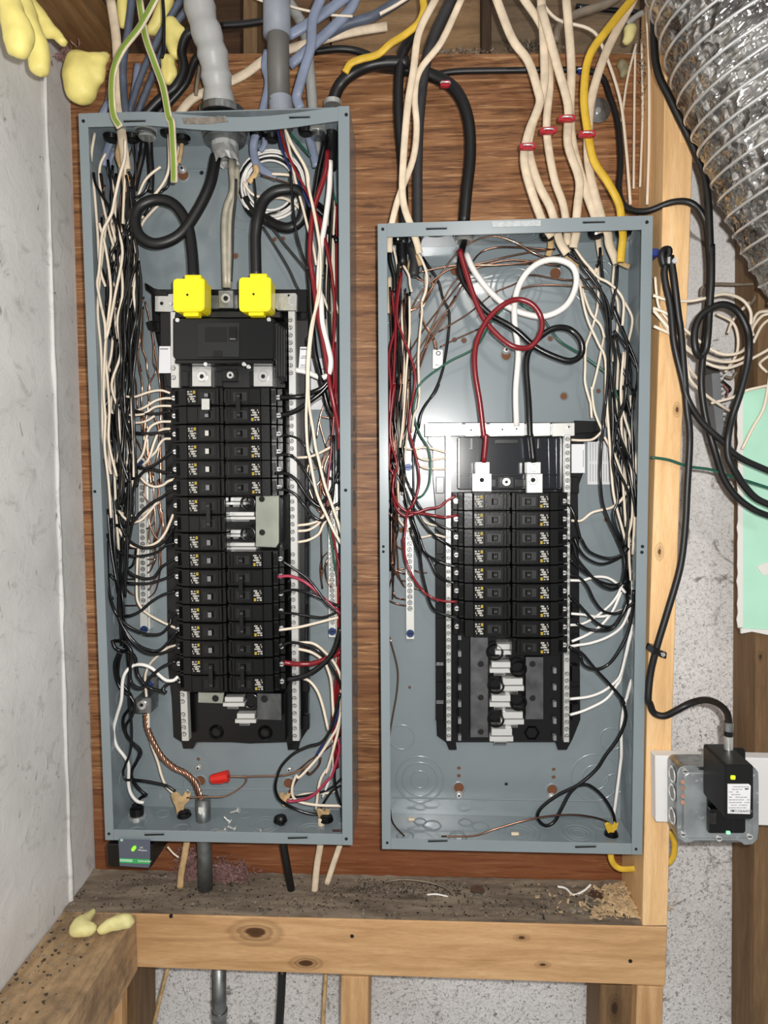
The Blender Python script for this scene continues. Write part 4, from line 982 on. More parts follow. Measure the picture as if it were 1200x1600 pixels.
# copper veil left of the breakers
wires('''
c 1.3 .066 A2 560 20 500 180 505 380 520 600 545 750 540 900 560 1100 600 1400 620 1600 |
c 1.3 .064 A2 570 60 600 170 625 300 640 420 640 570 660 640 610 740 600 850 640 1000 690 1150 700 1500 700 1600 |
c 1.2 .066 A2 555 100 550 300 545 430 580 540 590 650 610 740 600 900 570 1100 560 1300 600 1500 |
k 1.2 .068 A2 450 620 490 720 500 850 510 950 540 1020 545 1150 |
c 1.1 .066 A2 640 380 680 650 695 780 700 1000 700 1300 720 1500 |
c 1.2 .062 A2 480 1180 540 1290 600 1420 620 1600 |
c 1.2 .066 A2 520 1000 580 1060 590 1200 600 1330 650 1600 |
c 1.3 .064 A2 640 1000 680 1120 690 1260 660 1400 610 1560 |
k 1.2 .064 A2 380 700 400 900 420 1020 480 1180 |
k 1.1 .068 A2 500 200 530 350 510 500 540 640 |
c 1.3 .066 A3 640 0 640 150 650 300 660 500 650 650 650 720 590 770 |
c 1.3 .062 A3 680 50 700 300 720 450 690 650 690 800 640 900 600 972 |
k 1.2 .066 A3 690 40 680 250 700 400 660 560 650 700 620 800 590 830 |
c 1.3 .064 A3 600 40 640 120 640 300 610 420 600 560 650 650 655 710 |
c 1.2 .064 A3 570 60 560 180 600 250 600 380 640 500 690 560 |
k 1.2 .064 A3 700 620 700 760 680 900 650 990 600 1035 |
k 1.2 .066 A3 660 480 640 600 660 700 640 760 |
c 1.3 .066 A3 710 300 730 470 700 600 |
k 1.1 .066 A3 650 400 620 440 580 462 |
k 1.1 .066 A3 640 712 590 715 |
''', 'bare copper ground wires left of the tall panel breakers')
CV = [(sum(v.co.x for v in o.data.vertices)/len(o.data.vertices), 'c', o) for o in col.objects if o.get('group') == 'bare copper ground wires left of the tall panel breakers']
wires('''
k 1.2 .072 A3 390 620 440 622 500 621 | copper wire end into the left side of the tall panel ground bar, highest
k 1.2 .072 A3 380 878 440 880 505 878 | level copper wire into the left side of the tall panel ground bar, middle
k 1.2 .072 A3 390 930 440 990 495 1015 | slanting copper wire into the left side of the tall panel ground bar
k 1.2 .072 A3 400 1100 450 1100 510 1098 | level copper wire into the left side of the tall panel ground bar, lowest
''')
# generated bundles: hanging runs woven in a gutter
def bundle(seed, n, ys, xl, xr, kinds, depth, label, group, r=1.95, ylen=(0.7, 1.0)):
    """xl/xr: gutter limits at each row of ys; each wire keeps a lane and drifts"""
    rg_ = random.Random(seed); made = []
    for i in range(n):
        lane = (i+.5)/n; kd = rg_.choice(kinds)
        span = rg_.uniform(*ylen); st = rg_.uniform(0, 1-span); sel = [(y, a_, b_) for j, (y, a_, b_) in enumerate(zip(ys, xl, xr)) if st-0.01 <= j/(len(ys)-1) <= st+span+0.01]
        if len(sel) < 3: sel = list(zip(ys, xl, xr))[:3]
        pts = []; ln_ = lane
        for j, (y, a_, b_) in enumerate(sel):
            ln_ = min(.98, max(.02, ln_+rg_.uniform(-.28, .28))); ln_ = ln_*.75+lane*.25
            pts.append((a_+(b_-a_)*ln_, y+rg_.uniform(-14, 14)))
        Y0_ = rg_.uniform(*depth); out = [U(x, y, Y0_+rg_.uniform(-.004, .004)) for x, y in pts]
        mb = MB().tube(catmull(out, 6), r*(0.62 if kd in 'ck' else 1)*S(Y0_), KIND[kd][0], n=6)
        o = mb.build('copper_wire' if kd in 'ck' else 'insulated_wire', smooth=True, recalc=False)
        tag(o, None, 'wire', CNAME[kd]+' '+group); made.append((sum(p[0] for p in pts)/len(pts), kd, o))
    rank_labels(made, label)
NTH = ['leftmost', 'second from left', 'third from left', 'fourth from left', 'fifth from left', 'sixth from left', 'seventh from left', 'eighth from left', 'ninth from left', 'tenth from left', 'eleventh from left', 'twelfth from left'] + ['%dth from left' % k for k in range(13, 50)]
def rank_labels(made, label):
    for cn in {CNAME[k] for _, k, _ in made}:
        for j, (_, k, o) in enumerate(sorted([m_ for m_ in made if CNAME[m_[1]] == cn], key=lambda m_: m_[0])): o['label'] = '%s %s wire, %s' % (NTH[j], cn, label)
rank_labels(CV, 'the veil left of the tall panel breakers')
ysL = [300, 350, 400, 450, 500, 550, 600, 650, 700, 750, 800]
bundle(11, 34, ysL, [146, 146, 148, 150, 150, 152, 152, 154, 158, 160, 166], [206, 212, 218, 222, 218, 214, 210, 210, 212, 214, 206], 'bbbww', (.022, .075), 'the dense bundle down the tall panel left gutter', 'wires of the tall panel left bundle', 2.2)
bundle(12, 10, [650, 720, 790, 860, 930, 1000], [160, 162, 166, 172, 180, 188], [206, 208, 206, 200, 196, 200], 'bbbbw', (.03, .07), 'the thin lower end of the tall panel left bundle', 'wires of the tall panel left bundle, lower end', 2.1)
bundle(13, 12, [215, 260, 310, 360, 410], [146, 148, 150, 152, 152], [198, 200, 206, 206, 208], 'bbbww', (.035, .075), 'the drop from the tall panel top left jackets', 'wires at the tall panel top left', 2.1, (.6, 1))
bundle(14, 8, [190+30, 280, 330, 380, 440, 500], [146, 146, 146, 148, 150, 152], [212, 214, 212, 214, 214, 214], 'kcb', (.05, .075), 'the thin tangle among the tall panel top left jackets', 'thin wires at the tall panel top left', 1.8, (.6, 1))
# --- jackets entering the tall panel from above
wires('''
l 6 .05 D7 600 560 560 640 A1 175 90 140 170 120 300 | pale blue cable jacket at the far top left corner inside the tall panel
l 6 .06 A1 330 60 320 150 270 240 240 330 215 420 | second pale blue cable jacket from the left, slanting inside the tall panel
l 5 .07 A1 300 300 270 400 280 520 295 650 290 740 | third blue cable jacket hanging lower inside the tall panel
d 4 .075 A1 475 200 485 300 510 400 | slate blue jacket stub behind the cable clamp in the tall panel
j 7.5 .04 D7 610 0 640 200 650 400 655 560 A1 370 60 370 110 380 200 395 320 410 450 | wide tan jacket entering the tall panel left of the cable clamp
t 6 .045 A1 385 130 365 250 350 340 395 480 420 640 | torn tan paper lining hanging from the wide jacket
t 5 .05 A1 425 400 410 520 430 640 | torn tan jacket tail beside the left bundle
R 5 .06 A1 560 180 545 330 510 480 480 620 | black jacketed cable under the round clamp, left one
R 5 .06 A1 605 180 610 330 620 480 615 640 | black jacketed cable under the round clamp, right one
t 3.4 .06 A1 880 190 870 300 850 400 | thin tan jacket hanging from the black bushing right of the green stripe
w 1.8 .06 A1 850 260 840 380 835 420 | thin cream wire hanging beside the green-striped cable
s 5.5 -.02,.0,-.006,-.006 D7 770 0 800 190 850 340 900 480 930 640 A1 790 60 800 200 810 400 812 560 | cream cable with a green stripe hanging in front into the tall panel
s 5.5 -.03 F1 500 -30 440 80 380 160 352 240 354 352 A1 360 100 | cream cable with a green stripe bending left above the tall panel
d 5.5 .03 F1 414 -20 400 100 385 200 388 300 396 362 | slate blue cable with foam specks above the tall panel
d 5 .05 F1 570 -10 500 110 440 240 400 362 | long slate blue cable slanting down left above the tall panel
d 5 .055 F1 640 -40 540 90 480 230 430 355 | slate blue cable behind the foam drip, slanting left
l 5 .06 F1 430 200 420 280 405 362 | short pale blue cable behind the slate one above the tall panel
b 2.6 .0 F1 508 -10 512 60 511 150 506 180 | thin black cable hanging straight above the foam drip
R 7 .04 F1 620 90 585 110 568 160 575 215 550 270 500 310 450 362 | thick black cable bending down left beside the armoured cable
R 6 .05 F1 640 150 610 190 580 260 530 320 490 360 | second black cable bending behind the first above the tall panel
R 5 .06 F1 690 80 760 75 830 65 | black cable crossing behind the conduit coupling at the top
G 2 .06 F1 350 250 335 300 330 350 | thin grey wire above the top left corner of the tall panel
D 3 .06 F1 625 200 615 270 612 300 | dirty thin wire behind the armoured cable
j 7 .065 F1 555 362 600 310 660 280 760 235 830 185 900 155 1000 125 1100 100 1210 82 | long cream cable crossing behind the grey conduit to the upper right
G 8 .07 D8 405 -20 470 80 505 150 530 250 545 400 555 520 562 610 A5 600 150 | pale grey cable with print running down right of the grey conduit
l 7.5 .03 D8 610 -20 560 110 552 250 520 360 485 480 472 540 492 600 | pale blue cable bowing in front of the grey printed cable
l 8 .05 D8 760 -30 640 60 520 140 430 195 | pale blue cable slanting left to the conduit coupling, upper
l 8 .055 D8 800 -20 760 60 650 170 560 250 430 360 | pale blue cable slanting left to the conduit, lower
d 7 .06 D8 1090 -30 980 40 880 95 760 130 640 190 | slate blue cable with a dark end crossing toward the upper right
l 6 .06 D8 310 280 295 360 315 450 300 540 275 640 | blue cable passing left of the grey conduit into the tall panel
R 5 .075 D8 560 285 700 270 800 280 880 310 980 370 1060 420 | thin black cable arching behind the thick black one at the top
R 9 .05,.05,.06,.06 D8 1090 345 960 345 860 365 770 410 710 470 680 540 665 600 A5 735 90 735 250 730 450 | thick black cable sweeping down into the tall panel right corner
y 5.5 .03 D8 1166 -20 1172 60 1140 130 1070 190 990 240 920 300 830 325 770 350 738 400 | yellow cable winding over the black cable between the panels
w 1.8 .05 D8 240 -10 300 10 400 20 470 45 640 80 780 90 | thin white wire crossing at the top behind the conduit coupling
w 2.6 .04 D8 930 78 1010 35 1090 -15 | white conductor end leaving the slate blue cable
''')
# --- tall panel, right gutter
wires('''
b 4.6 .045 A5 690 200 640 420 605 620 560 900 545 1250 560 1450 565 1600 A6 460 400 480 600 520 780 560 950 620 1180 680 1290 | thick black conductor running down the right gutter of the tall panel
r 4 .03 A5 705 300 690 460 640 620 590 780 562 1000 558 1200 580 1350 600 1500 A6 510 220 560 450 600 700 640 950 690 1200 730 1400 742 1550 A7 735 0 742 150 | thick red conductor running down the right gutter of the tall panel
W 4.2 .03 A5 725 380 720 600 690 850 650 1100 630 1400 A6 545 50 560 300 620 550 648 700 625 830 560 870 | thick white conductor bowing down the right gutter of the tall panel
W 4 .045 A6 570 880 500 855 400 812 280 788 | thick white conductor end reaching the right neutral bar
w 2.5 .02 A5 350 120 420 270 500 400 540 500 550 620 600 850 640 1100 645 1300 635 1500 A6 500 120 440 350 405 700 400 1000 390 1300 405 1600 A7 430 250 500 600 600 830 680 1000 755 1130 | long cream wire with print crossing the right side of the tall panel, left one
w 2.5 .022 A5 375 200 440 300 520 450 545 600 580 760 625 1000 650 1200 640 1400 A6 470 250 430 550 412 850 420 1150 460 1400 490 1600 A7 520 250 580 500 650 700 720 900 758 1030 | long cream wire crossing the right side of the tall panel, right one
w 2.2 .035 A5 350 130 400 350 440 560 500 780 540 940 580 1080 610 1250 | cream wire from the conduit passing over the right feeder loop
r 2.2 .03 A5 310 120 350 270 430 450 540 660 620 850 680 1050 730 1280 745 1400 A6 685 60 690 300 670 600 680 900 660 1050 | thin red wire from the conduit down the right gutter of the tall panel
r 2 .035 A6 690 500 700 900 690 1100 A7 655 120 630 350 605 600 620 800 660 1000 700 1200 755 1450 | thin red wire passing in front of the right ground bar
B 2.2 .035 A5 285 120 330 300 400 460 480 600 560 770 | dark blue wire from the conduit over the right feeder loop
g 1.8 .04 A5 390 150 480 250 560 340 | green wire leaving the conduit to the right in the tall panel
g 1.8 .05 A5 740 600 760 680 790 740 | green wire stub at the right wall near the top of the tall panel
g 1.8 .05 A7 620 900 660 1150 700 1420 755 1580 | green wire over the right ground bar of the tall panel
q 2.2 .06 A5 180 870 260 960 350 1080 450 1200 545 1320 | charcoal wire slanting right below the right feeder loop, upper
q 2.2 .062 A5 165 930 260 1080 380 1280 460 1450 545 1530 | charcoal wire slanting right below the right feeder loop, lower
b 2.2 .025 A5 395 470 410 700 440 960 490 1150 540 1290 | black wire crossing in front of the right feeder loop
b 1.9 .05 A5 90 530 102 650 100 770 | thin black wire hanging left of the right feeder loop
l 6.5 .055 A5 125 100 85 250 110 400 200 480 280 520 | pale blue jacket curling around the coil in the tall panel
l 4.5 .06 A5 180 190 175 250 140 300 | short blue jacket stub beside the coil
l 6.5 .06 A5 520 80 570 250 612 430 | pale blue jacket hanging right of the conduit in the tall panel
t 4.5 .05 A5 100 420 110 470 80 520 45 560 | torn tan paper around the blue jacket by the coil
G 5 .07 A5 610 150 620 250 610 330 | grey jacket stub at the top right in the tall panel
w 2.2 .045 A5 240 490 340 495 430 505 | cream wire level through the coil
k 1.4 .045 A5 150 500 250 530 350 560 430 580 | copper wire slanting across the coil
w 2.2 .055 A5 0 560 80 660 200 690 330 690 430 740 480 790 | cream wire crossing behind the right feeder loop
b 4.5 .06 A5 580 800 640 850 700 950 790 1060 | thick black conductor slanting to the right wall, upper
b 4.5 .065 A5 560 700 640 760 720 850 800 1000 | thick black conductor slanting to the right wall, lower
r 1.9 .04 A5 640 850 680 1000 720 1180 750 1400 770 1600 A6 680 200 670 500 | second thin red wire behind the first in the right gutter
w 2 .05 A6 560 0 600 110 640 200 | cream wire slanting to the right wall by the silver screw
w 2 .05 A6 690 60 730 200 | short cream wire at the right wall beside the main breaker
b 4 .035 A6 120 1075 250 1070 360 1060 460 1020 560 970 650 860 | thick black wire rising from the top right breaker, upper pole
b 4 .037 A6 130 1255 220 1240 340 1180 460 1090 560 1010 650 900 | thick black wire rising from the top right breaker, lower pole
G 2.5 .05 A6 280 1220 400 1170 480 1110 560 1060 | grey wire slanting up behind the black pair at the top right breaker
''')
for (x0_, y0_, x1_, y1_, lb) in (('580', '1140', '500', '1500', 'left'), ('640', '1290', '600', '1600', 'right')):
    wire('c 1.2 .06 A6 %s %s 530 1300 %s %s | bare copper wire in the right gutter of the tall panel, %s one' % (x0_, y0_, x1_, y1_, lb))
wires('''
b 2.1 .04 A7 0 5 150 0 280 25 360 90 440 200 520 320 600 420 740 500 | black wire arching from the second right breaker of the tall panel
b 2.6 .034 A7 60 210 200 205 280 250 370 360 450 500 480 600 490 690 560 700 630 620 690 480 730 380 | black wire arching from the third right breaker of the tall panel
b 2.8 .032 A7 60 400 180 400 280 460 370 590 450 690 550 755 640 755 740 705 | black wire arching from the fourth right breaker of the tall panel
b 2.5 .034 A7 60 570 180 570 280 620 370 730 460 840 540 885 600 860 655 700 675 450 675 0 | black wire arching from the fifth right breaker of the tall panel
b 2.2 .04 A7 720 0 735 150 715 400 640 600 560 690 | black wire hanging at the right wall of the tall panel mid height
w 2.2 .042 A7 290 235 420 225 520 190 650 122 | cream wire rising from the right neutral bar beside the third breaker
w 2.2 .042 A7 300 940 420 925 520 890 600 820 745 760 | cream wire from the right neutral bar, upper of three below the breaker gap
w 2.2 .044 A7 300 1000 420 985 520 920 580 820 | cream wire from the right neutral bar, middle of three below the breaker gap
w 2.2 .046 A7 290 1117 420 1090 520 1030 560 950 600 880 | cream wire from the right neutral bar, lowest of three below the breaker gap
b 2.4 .03 A7 140 1310 260 1390 400 1490 C5 980 800 1040 880 1105 930 | black wire slanting right from the sixth right breaker of the tall panel
p 2.7 .03 C5 780 737 850 735 930 770 1010 840 1105 930 | pinkish red wire from the seventh right breaker of the tall panel
b 2.4 .032 C5 785 822 860 805 950 825 1050 870 1105 892 | black wire from the lower pole of the seventh right breaker
b 2.2 .034 C6 775 190 860 195 950 210 1020 215 1095 185 | thin black wire from the eighth right breaker of the tall panel
w 2.3 .034 C6 780 282 880 268 980 245 1095 215 | cream wire level from the eighth right breaker of the tall panel
w 2.4 .04 A8 400 262 500 262 570 290 640 350 720 440 780 560 792 640 | cream wire arching from the right neutral bar beside the ninth breaker, outer
w 2.4 .042 A8 385 318 500 345 580 390 640 450 690 580 705 700 710 800 720 950 | cream wire arching from the right neutral bar beside the ninth breaker, inner
w 2.4 .042 A8 430 590 500 620 570 710 620 850 670 1070 | cream wire arching from the right neutral bar beside the last right breaker
b 2.5 .034 A8 210 310 280 270 360 262 480 290 580 340 650 420 740 560 792 660 | black wire arching from the ninth right breaker of the tall panel
r 4 .032 A8 260 445 330 455 400 460 520 455 640 415 720 380 785 345 | thick red wire from the last right double breaker
b 4.6 .028 A8 290 602 430 578 560 510 680 400 750 280 785 120 | thick black wire from the last right double breaker
r 2.2 .05 A8 768 380 740 600 722 850 705 1000 730 1200 760 1330 | red wire in the lower right gutter of the tall panel
b 2.6 .03,.035,.06 A8 780 730 740 900 680 1090 600 1190 480 1225 350 1290 240 1400 192 1520 C7 793 200 810 240 860 270 930 293 985 288 | black wire swinging left to the black bottom cable of the tall panel
B 2.3 .04 A8 780 850 740 980 650 1150 560 1310 | dark blue wire in the lower right gutter of the tall panel
w 2.4 .034,.05 A8 790 900 750 1050 690 1150 600 1290 500 1410 400 1510 C7 870 150 855 200 870 240 940 258 1040 262 | cream wire looping left near the bottom of the tall panel
w 2.4 .034,.05 A8 790 700 785 900 760 1080 730 1200 690 1350 650 1470 C7 990 120 960 170 945 275 | cream wire running down to the right tan connector of the tall panel
p 2.5 .045 A8 760 1150 772 1260 735 1400 700 1500 C7 990 165 930 225 860 245 835 240 | pink wire bowing down to the bottom black cable
k 1.4 .05 A8 720 1190 600 1290 500 1350 380 1450 300 1480 | copper wire joining from the wire nut to the right gutter
k 2 .055 A8 600 1330 580 1400 500 1480 C7 900 130 860 185 840 225 | brown wire behind the looping cream wire at lower right
w 2 .06 C7 838 240 900 218 1000 212 1040 180 | cream wire level at the bottom right of the tall panel
b 2 .06 C7 835 232 950 215 1005 192 1040 160 | black wire level at the bottom right of the tall panel
b 2.2 .05 C7 1030 0 1020 80 1015 150 1020 200 1038 260 | black wire down the right wall at the bottom of the tall panel
b 2 .055 C7 962 272 1000 212 1038 185 | short black wire from the right tan connector
W 2.2 .06 C7 1030 60 1000 150 970 230 | white wire behind the others at the bottom right of the tall panel
k 1.5 .02 C7 1008 354 1042 354 | tiny copper stub on the bottom lip at right of the tall panel
k 1.3 .066 A7 640 0 600 120 560 300 540 450 C5 1010 700 | copper wire hanging right of the right neutral bar, long one
c 1.3 .066 A7 640 130 590 200 540 260 490 350 410 300 |
c 1.3 .068 A7 600 180 560 330 550 450 590 600 |
c 1.3 .066 A7 550 460 500 540 540 640 550 480 |
c 1.3 .066 A7 420 280 400 400 420 560 470 680 |
k 1.2 .068 A7 480 700 520 790 600 830 |
c 1.3 .066 A7 640 180 580 340 560 560 620 680 |
k 1.3 .066 A7 620 1215 560 1280 540 1400 560 1600 |
k 1.3 .064 A7 620 1280 590 1360 600 1480 650 1590 |
c 1.2 .066 A7 620 1330 570 1400 550 1500 |
''')
RG = []
for o in list(col.objects):
    if o.name.startswith('copper_wire') and o.parent is None and not o.get('label'):
        RG.append((o.data.vertices[0].co.x, 'c', o)); o['group'] = 'copper ground wires at the tall panel right'; o['category'] = 'wire'
rank_labels(RG, 'the gap beside the right ground bar, tall panel')
bundle(15, 12, [250, 320, 400, 480, 560, 640, 720], [512, 512, 508, 506, 512, 516, 520], [526, 526, 527, 527, 527, 527, 528], 'bbwwrk', (.045, .08), 'the tangle hugging the tall panel right wall', 'wires along the right wall of the tall panel', 1.9)
bundle(16, 7, [860, 930, 1000, 1070, 1140, 1200, 1250], [526, 526, 526, 524, 520, 520, 518], [531, 532, 532, 532, 532, 532, 532], 'bbwr', (.045, .075), 'the low tangle at the tall panel right wall', 'wires low on the right wall of the tall panel', 2)
# coil
cw = thing('wire_coil', 'coil of white wire hanging behind the right feeder loop of the tall panel', 'wire coil')
rg = random.Random(9)
for k in range(8):
    r_ = 38+k*2.2; cx_, cy2 = 423+rg.uniform(-2, 2), 290+rg.uniform(-2, 2)
    MB().tube([U(cx_+math.cos(a_*math.pi/16)*r_*.98, cy2+math.sin(a_*math.pi/16)*r_*1.02, .070+.004*math.sin(a_*.4+k)) for a_ in range(32)], 1.7*S(.07), 'w_white' if k not in (2, 5) else 'w_black', n=6, closed=True).build('loop', cw, smooth=True, recalc=False)
# --- short panel: left gutter
wires('''
r 2.2 .026 R1 118 240 100 400 120 480 150 560 172 640 165 720 B2 345 250 330 480 380 680 430 900 428 1080 370 1250 310 1350 280 1600 B3 270 420 290 620 360 800 460 940 560 1020 680 1060 825 1068 | long red wire bowing down to the sixth left breaker of the short panel
r 2.4 .03 B1 200 470 170 600 150 780 150 950 140 1200 130 1400 120 1600 B2 180 0 150 200 130 480 150 650 200 830 170 980 160 1130 210 1250 300 1325 400 1340 520 1300 640 1280 720 1220 812 1163 | red wire rising to the first left breaker of the short panel
r 2.4 .034 B1 120 620 135 780 150 900 95 1150 110 1400 B2 130 100 125 400 130 560 120 850 165 950 160 1150 200 1300 290 1375 420 1345 600 1372 700 1388 835 1368 | red wire level to the second left breaker of the short panel
b 2.1 .035 B2 210 0 210 400 212 650 240 800 280 1100 330 1350 370 1500 B3 340 300 370 400 440 600 460 700 | black wire down the left gutter toward the lower breakers of the short panel
b 2.1 .038 B2 255 0 240 350 260 700 290 950 330 1060 380 1170 430 1260 520 1380 640 1470 825 1537 | black wire to the third left breaker of the short panel
b 2.2 .036 B2 140 780 230 1010 300 1120 360 1280 400 1320 470 1440 560 1550 620 1600 B3 700 450 805 520 | black wire to the fourth left breaker of the short panel
b 2.3 .034 B3 370 0 370 200 440 400 500 560 620 640 725 680 825 705 | black wire to the fifth left breaker of the short panel
b 2.3 .038 B3 285 0 360 250 440 480 540 620 620 780 720 850 805 872 | black wire to the sixth left breaker of the short panel
b 2.4 .032 B3 350 180 430 400 455 700 500 920 560 1110 640 1180 820 1240 860 1270 | black wire to the seventh left breaker of the short panel
b 1.4 .05 B3 600 300 640 340 690 370 | short thin black wire behind the left neutral bar, upper
b 1.4 .05 B3 600 690 650 630 700 590 | short thin black wire behind the left neutral bar, lower
b 1.3 .06 B2 170 1055 240 1060 300 1090 | thin black wire stub under the blue screw of the short panel
w 1.9 .055 B2 180 560 280 660 380 680 480 660 600 680 725 718 | cream wire to the left neutral bar of the short panel, highest
w 1.9 .055 B2 400 690 430 765 520 792 600 785 715 768 | cream wire to the left neutral bar of the short panel, second
w 1.9 .055 B2 415 820 460 860 540 882 715 886 | cream wire to the left neutral bar of the short panel, third
w 2 .06 B3 150 60 250 250 380 370 430 398 500 390 600 370 712 398 | cream wire dipping to the left neutral bar beside the third breaker
w 2 .062 B3 380 120 450 200 530 255 620 275 | cream wire slanting behind the black ones beside the second left breaker
w 1.9 .05 B2 440 100 420 250 380 330 360 500 | cream wire hooking down beside the green wire of the short panel
w 2 .05 B1 400 470 400 600 370 700 370 800 B1 350 1000 340 1200 350 1500 | cream wire hanging right of the black bundle in the short panel
w 2.2 .04 B1 330 280 380 380 410 480 405 600 370 700 | cream wire curling out of the second jacket in the short panel
w 2 .045 B1 130 240 160 380 180 540 | cream wire leaving the corner jacket of the short panel
w 2 .05 B1 215 400 260 480 270 560 285 620 | cream wire beside the black cable at top left of the short panel
k 1.2 .06 B3 130 0 180 300 150 500 150 700 290 780 | copper wire into the short panel ground bar, highest
k 1.2 .062 B3 120 100 150 400 150 600 190 750 240 840 295 850 | copper wire into the short panel ground bar, second
k 1.2 .062 B3 190 400 210 600 220 780 260 880 295 915 | copper wire into the short panel ground bar, third
k 1.2 .064 B3 150 620 160 900 180 1010 230 1035 295 1045 | copper wire into the short panel ground bar, fourth
k 1.2 .064 B3 118 1055 200 1090 300 1110 | copper wire into the short panel ground bar, lowest
k 1.2 .058 B3 118 925 150 830 220 740 300 718 | copper wire arching into the short panel ground bar
k 1.2 .07 B3 380 740 440 760 515 766 | copper wire end sticking out right of the short panel ground bar
k 1.1 .07 B3 380 930 430 940 490 965 | thin copper wire end right of the ground bar, lower
k 1.2 .062 B3 210 350 190 470 260 522 | copper wire hooked toward the top of the short panel ground bar
b 1.2 .055 B3 150 60 215 230 220 300 190 420 | thin black wire at the left wall of the short panel
c 1.3 .06 M2 25 385 60 520 60 620 40 740 24 835 | copper wire bowing near the bottom left wall of the short panel
k 1.3 .03 G1 75 285 85 340 130 392 | copper wire touching the bottom left corner of the short panel
''')
for k in range(3):
    wire('c 1.3 .066 B3 385 %d 410 %d | tiny bright wire tip right of the short panel ground bar, %s' % ((545, 548) if k == 0 else ((1068, 1072) if k == 1 else (1130, 1134)) , ('upper', 'middle', 'lower')[k])) if False else None
bundle(21, 20, [400, 460, 520, 580, 640, 700, 760, 820], [607, 607, 607, 608, 608, 609, 609, 610], [640, 641, 642, 642, 640, 634, 630, 626], 'bbbbwk', (.03, .07), 'the bundle down the short panel left gutter', 'wires of the short panel left bundle', 1.9)
bundle(22, 9, [640, 700, 760, 820, 880, 930], [608, 608, 609, 609, 609, 609], [614, 616, 618, 620, 618, 614], 'kkb', (.05, .075), 'the low tangle at the short panel left wall', 'wires low on the left wall of the short panel', 1.9)
# --- short panel: copper fan across the top
fan = '''
c 1.3 .05 R1 150 400 230 310 290 220 350 150 420 110 490 98 570 125 640 165 700 185
k 1.3 .052 R1 385 215 430 160 500 140 600 142 700 150
c 1.3 .055 R1 180 240 300 215 420 205 520 180 620 160 720 148
c 1.3 .05 R1 150 400 200 310 300 230 400 212 500 210 600 200 740 170
k 1.3 .058 R1 120 600 200 470 300 340 400 230 500 210 640 205
c 1.3 .054 R1 170 640 260 400 330 270 420 220 560 190 740 215
k 1.3 .056 R1 265 470 380 400 480 320 560 285 620 250 700 260 790 270 900 260
c 1.3 .05 R1 560 310 640 290 760 290 850 300 900 292
k 1.3 .06 R1 270 530 330 500 420 460
c 1.3 .06 R1 130 640 200 520 260 430 320 360 360 280
k 1.3 .06 R1 180 640 230 500 290 400 330 330
c 1.3 .055 R1 140 700 170 600 250 480 300 400
c 1.3 .058 R1 150 390 190 370 240 290 250 260
'''
wires('\n'.join(l+' |' for l in fan.strip().splitlines()), 'copper wires fanning across the short panel')
rank_labels([(sum(v.co.x for v in o.data.vertices)/len(o.data.vertices), 'c', o) for o in col.objects if o.get('group') == 'copper wires fanning across the short panel'], 'the fan across the upper short panel')
wires('''
c 1.3 .07 R1 160 250 220 290 210 350 190 400 210 450 245 500 255 540 | copper wire of the twist ending at the white grounding plate, left
c 1.3 .072 R1 185 255 225 300 200 370 195 420 225 465 250 505 258 542 | copper wire of the twist ending at the white grounding plate, middle
c 1.3 .068 R1 230 250 240 300 215 350 200 385 205 430 235 480 252 538 | copper wire of the twist ending at the white grounding plate, right
''')
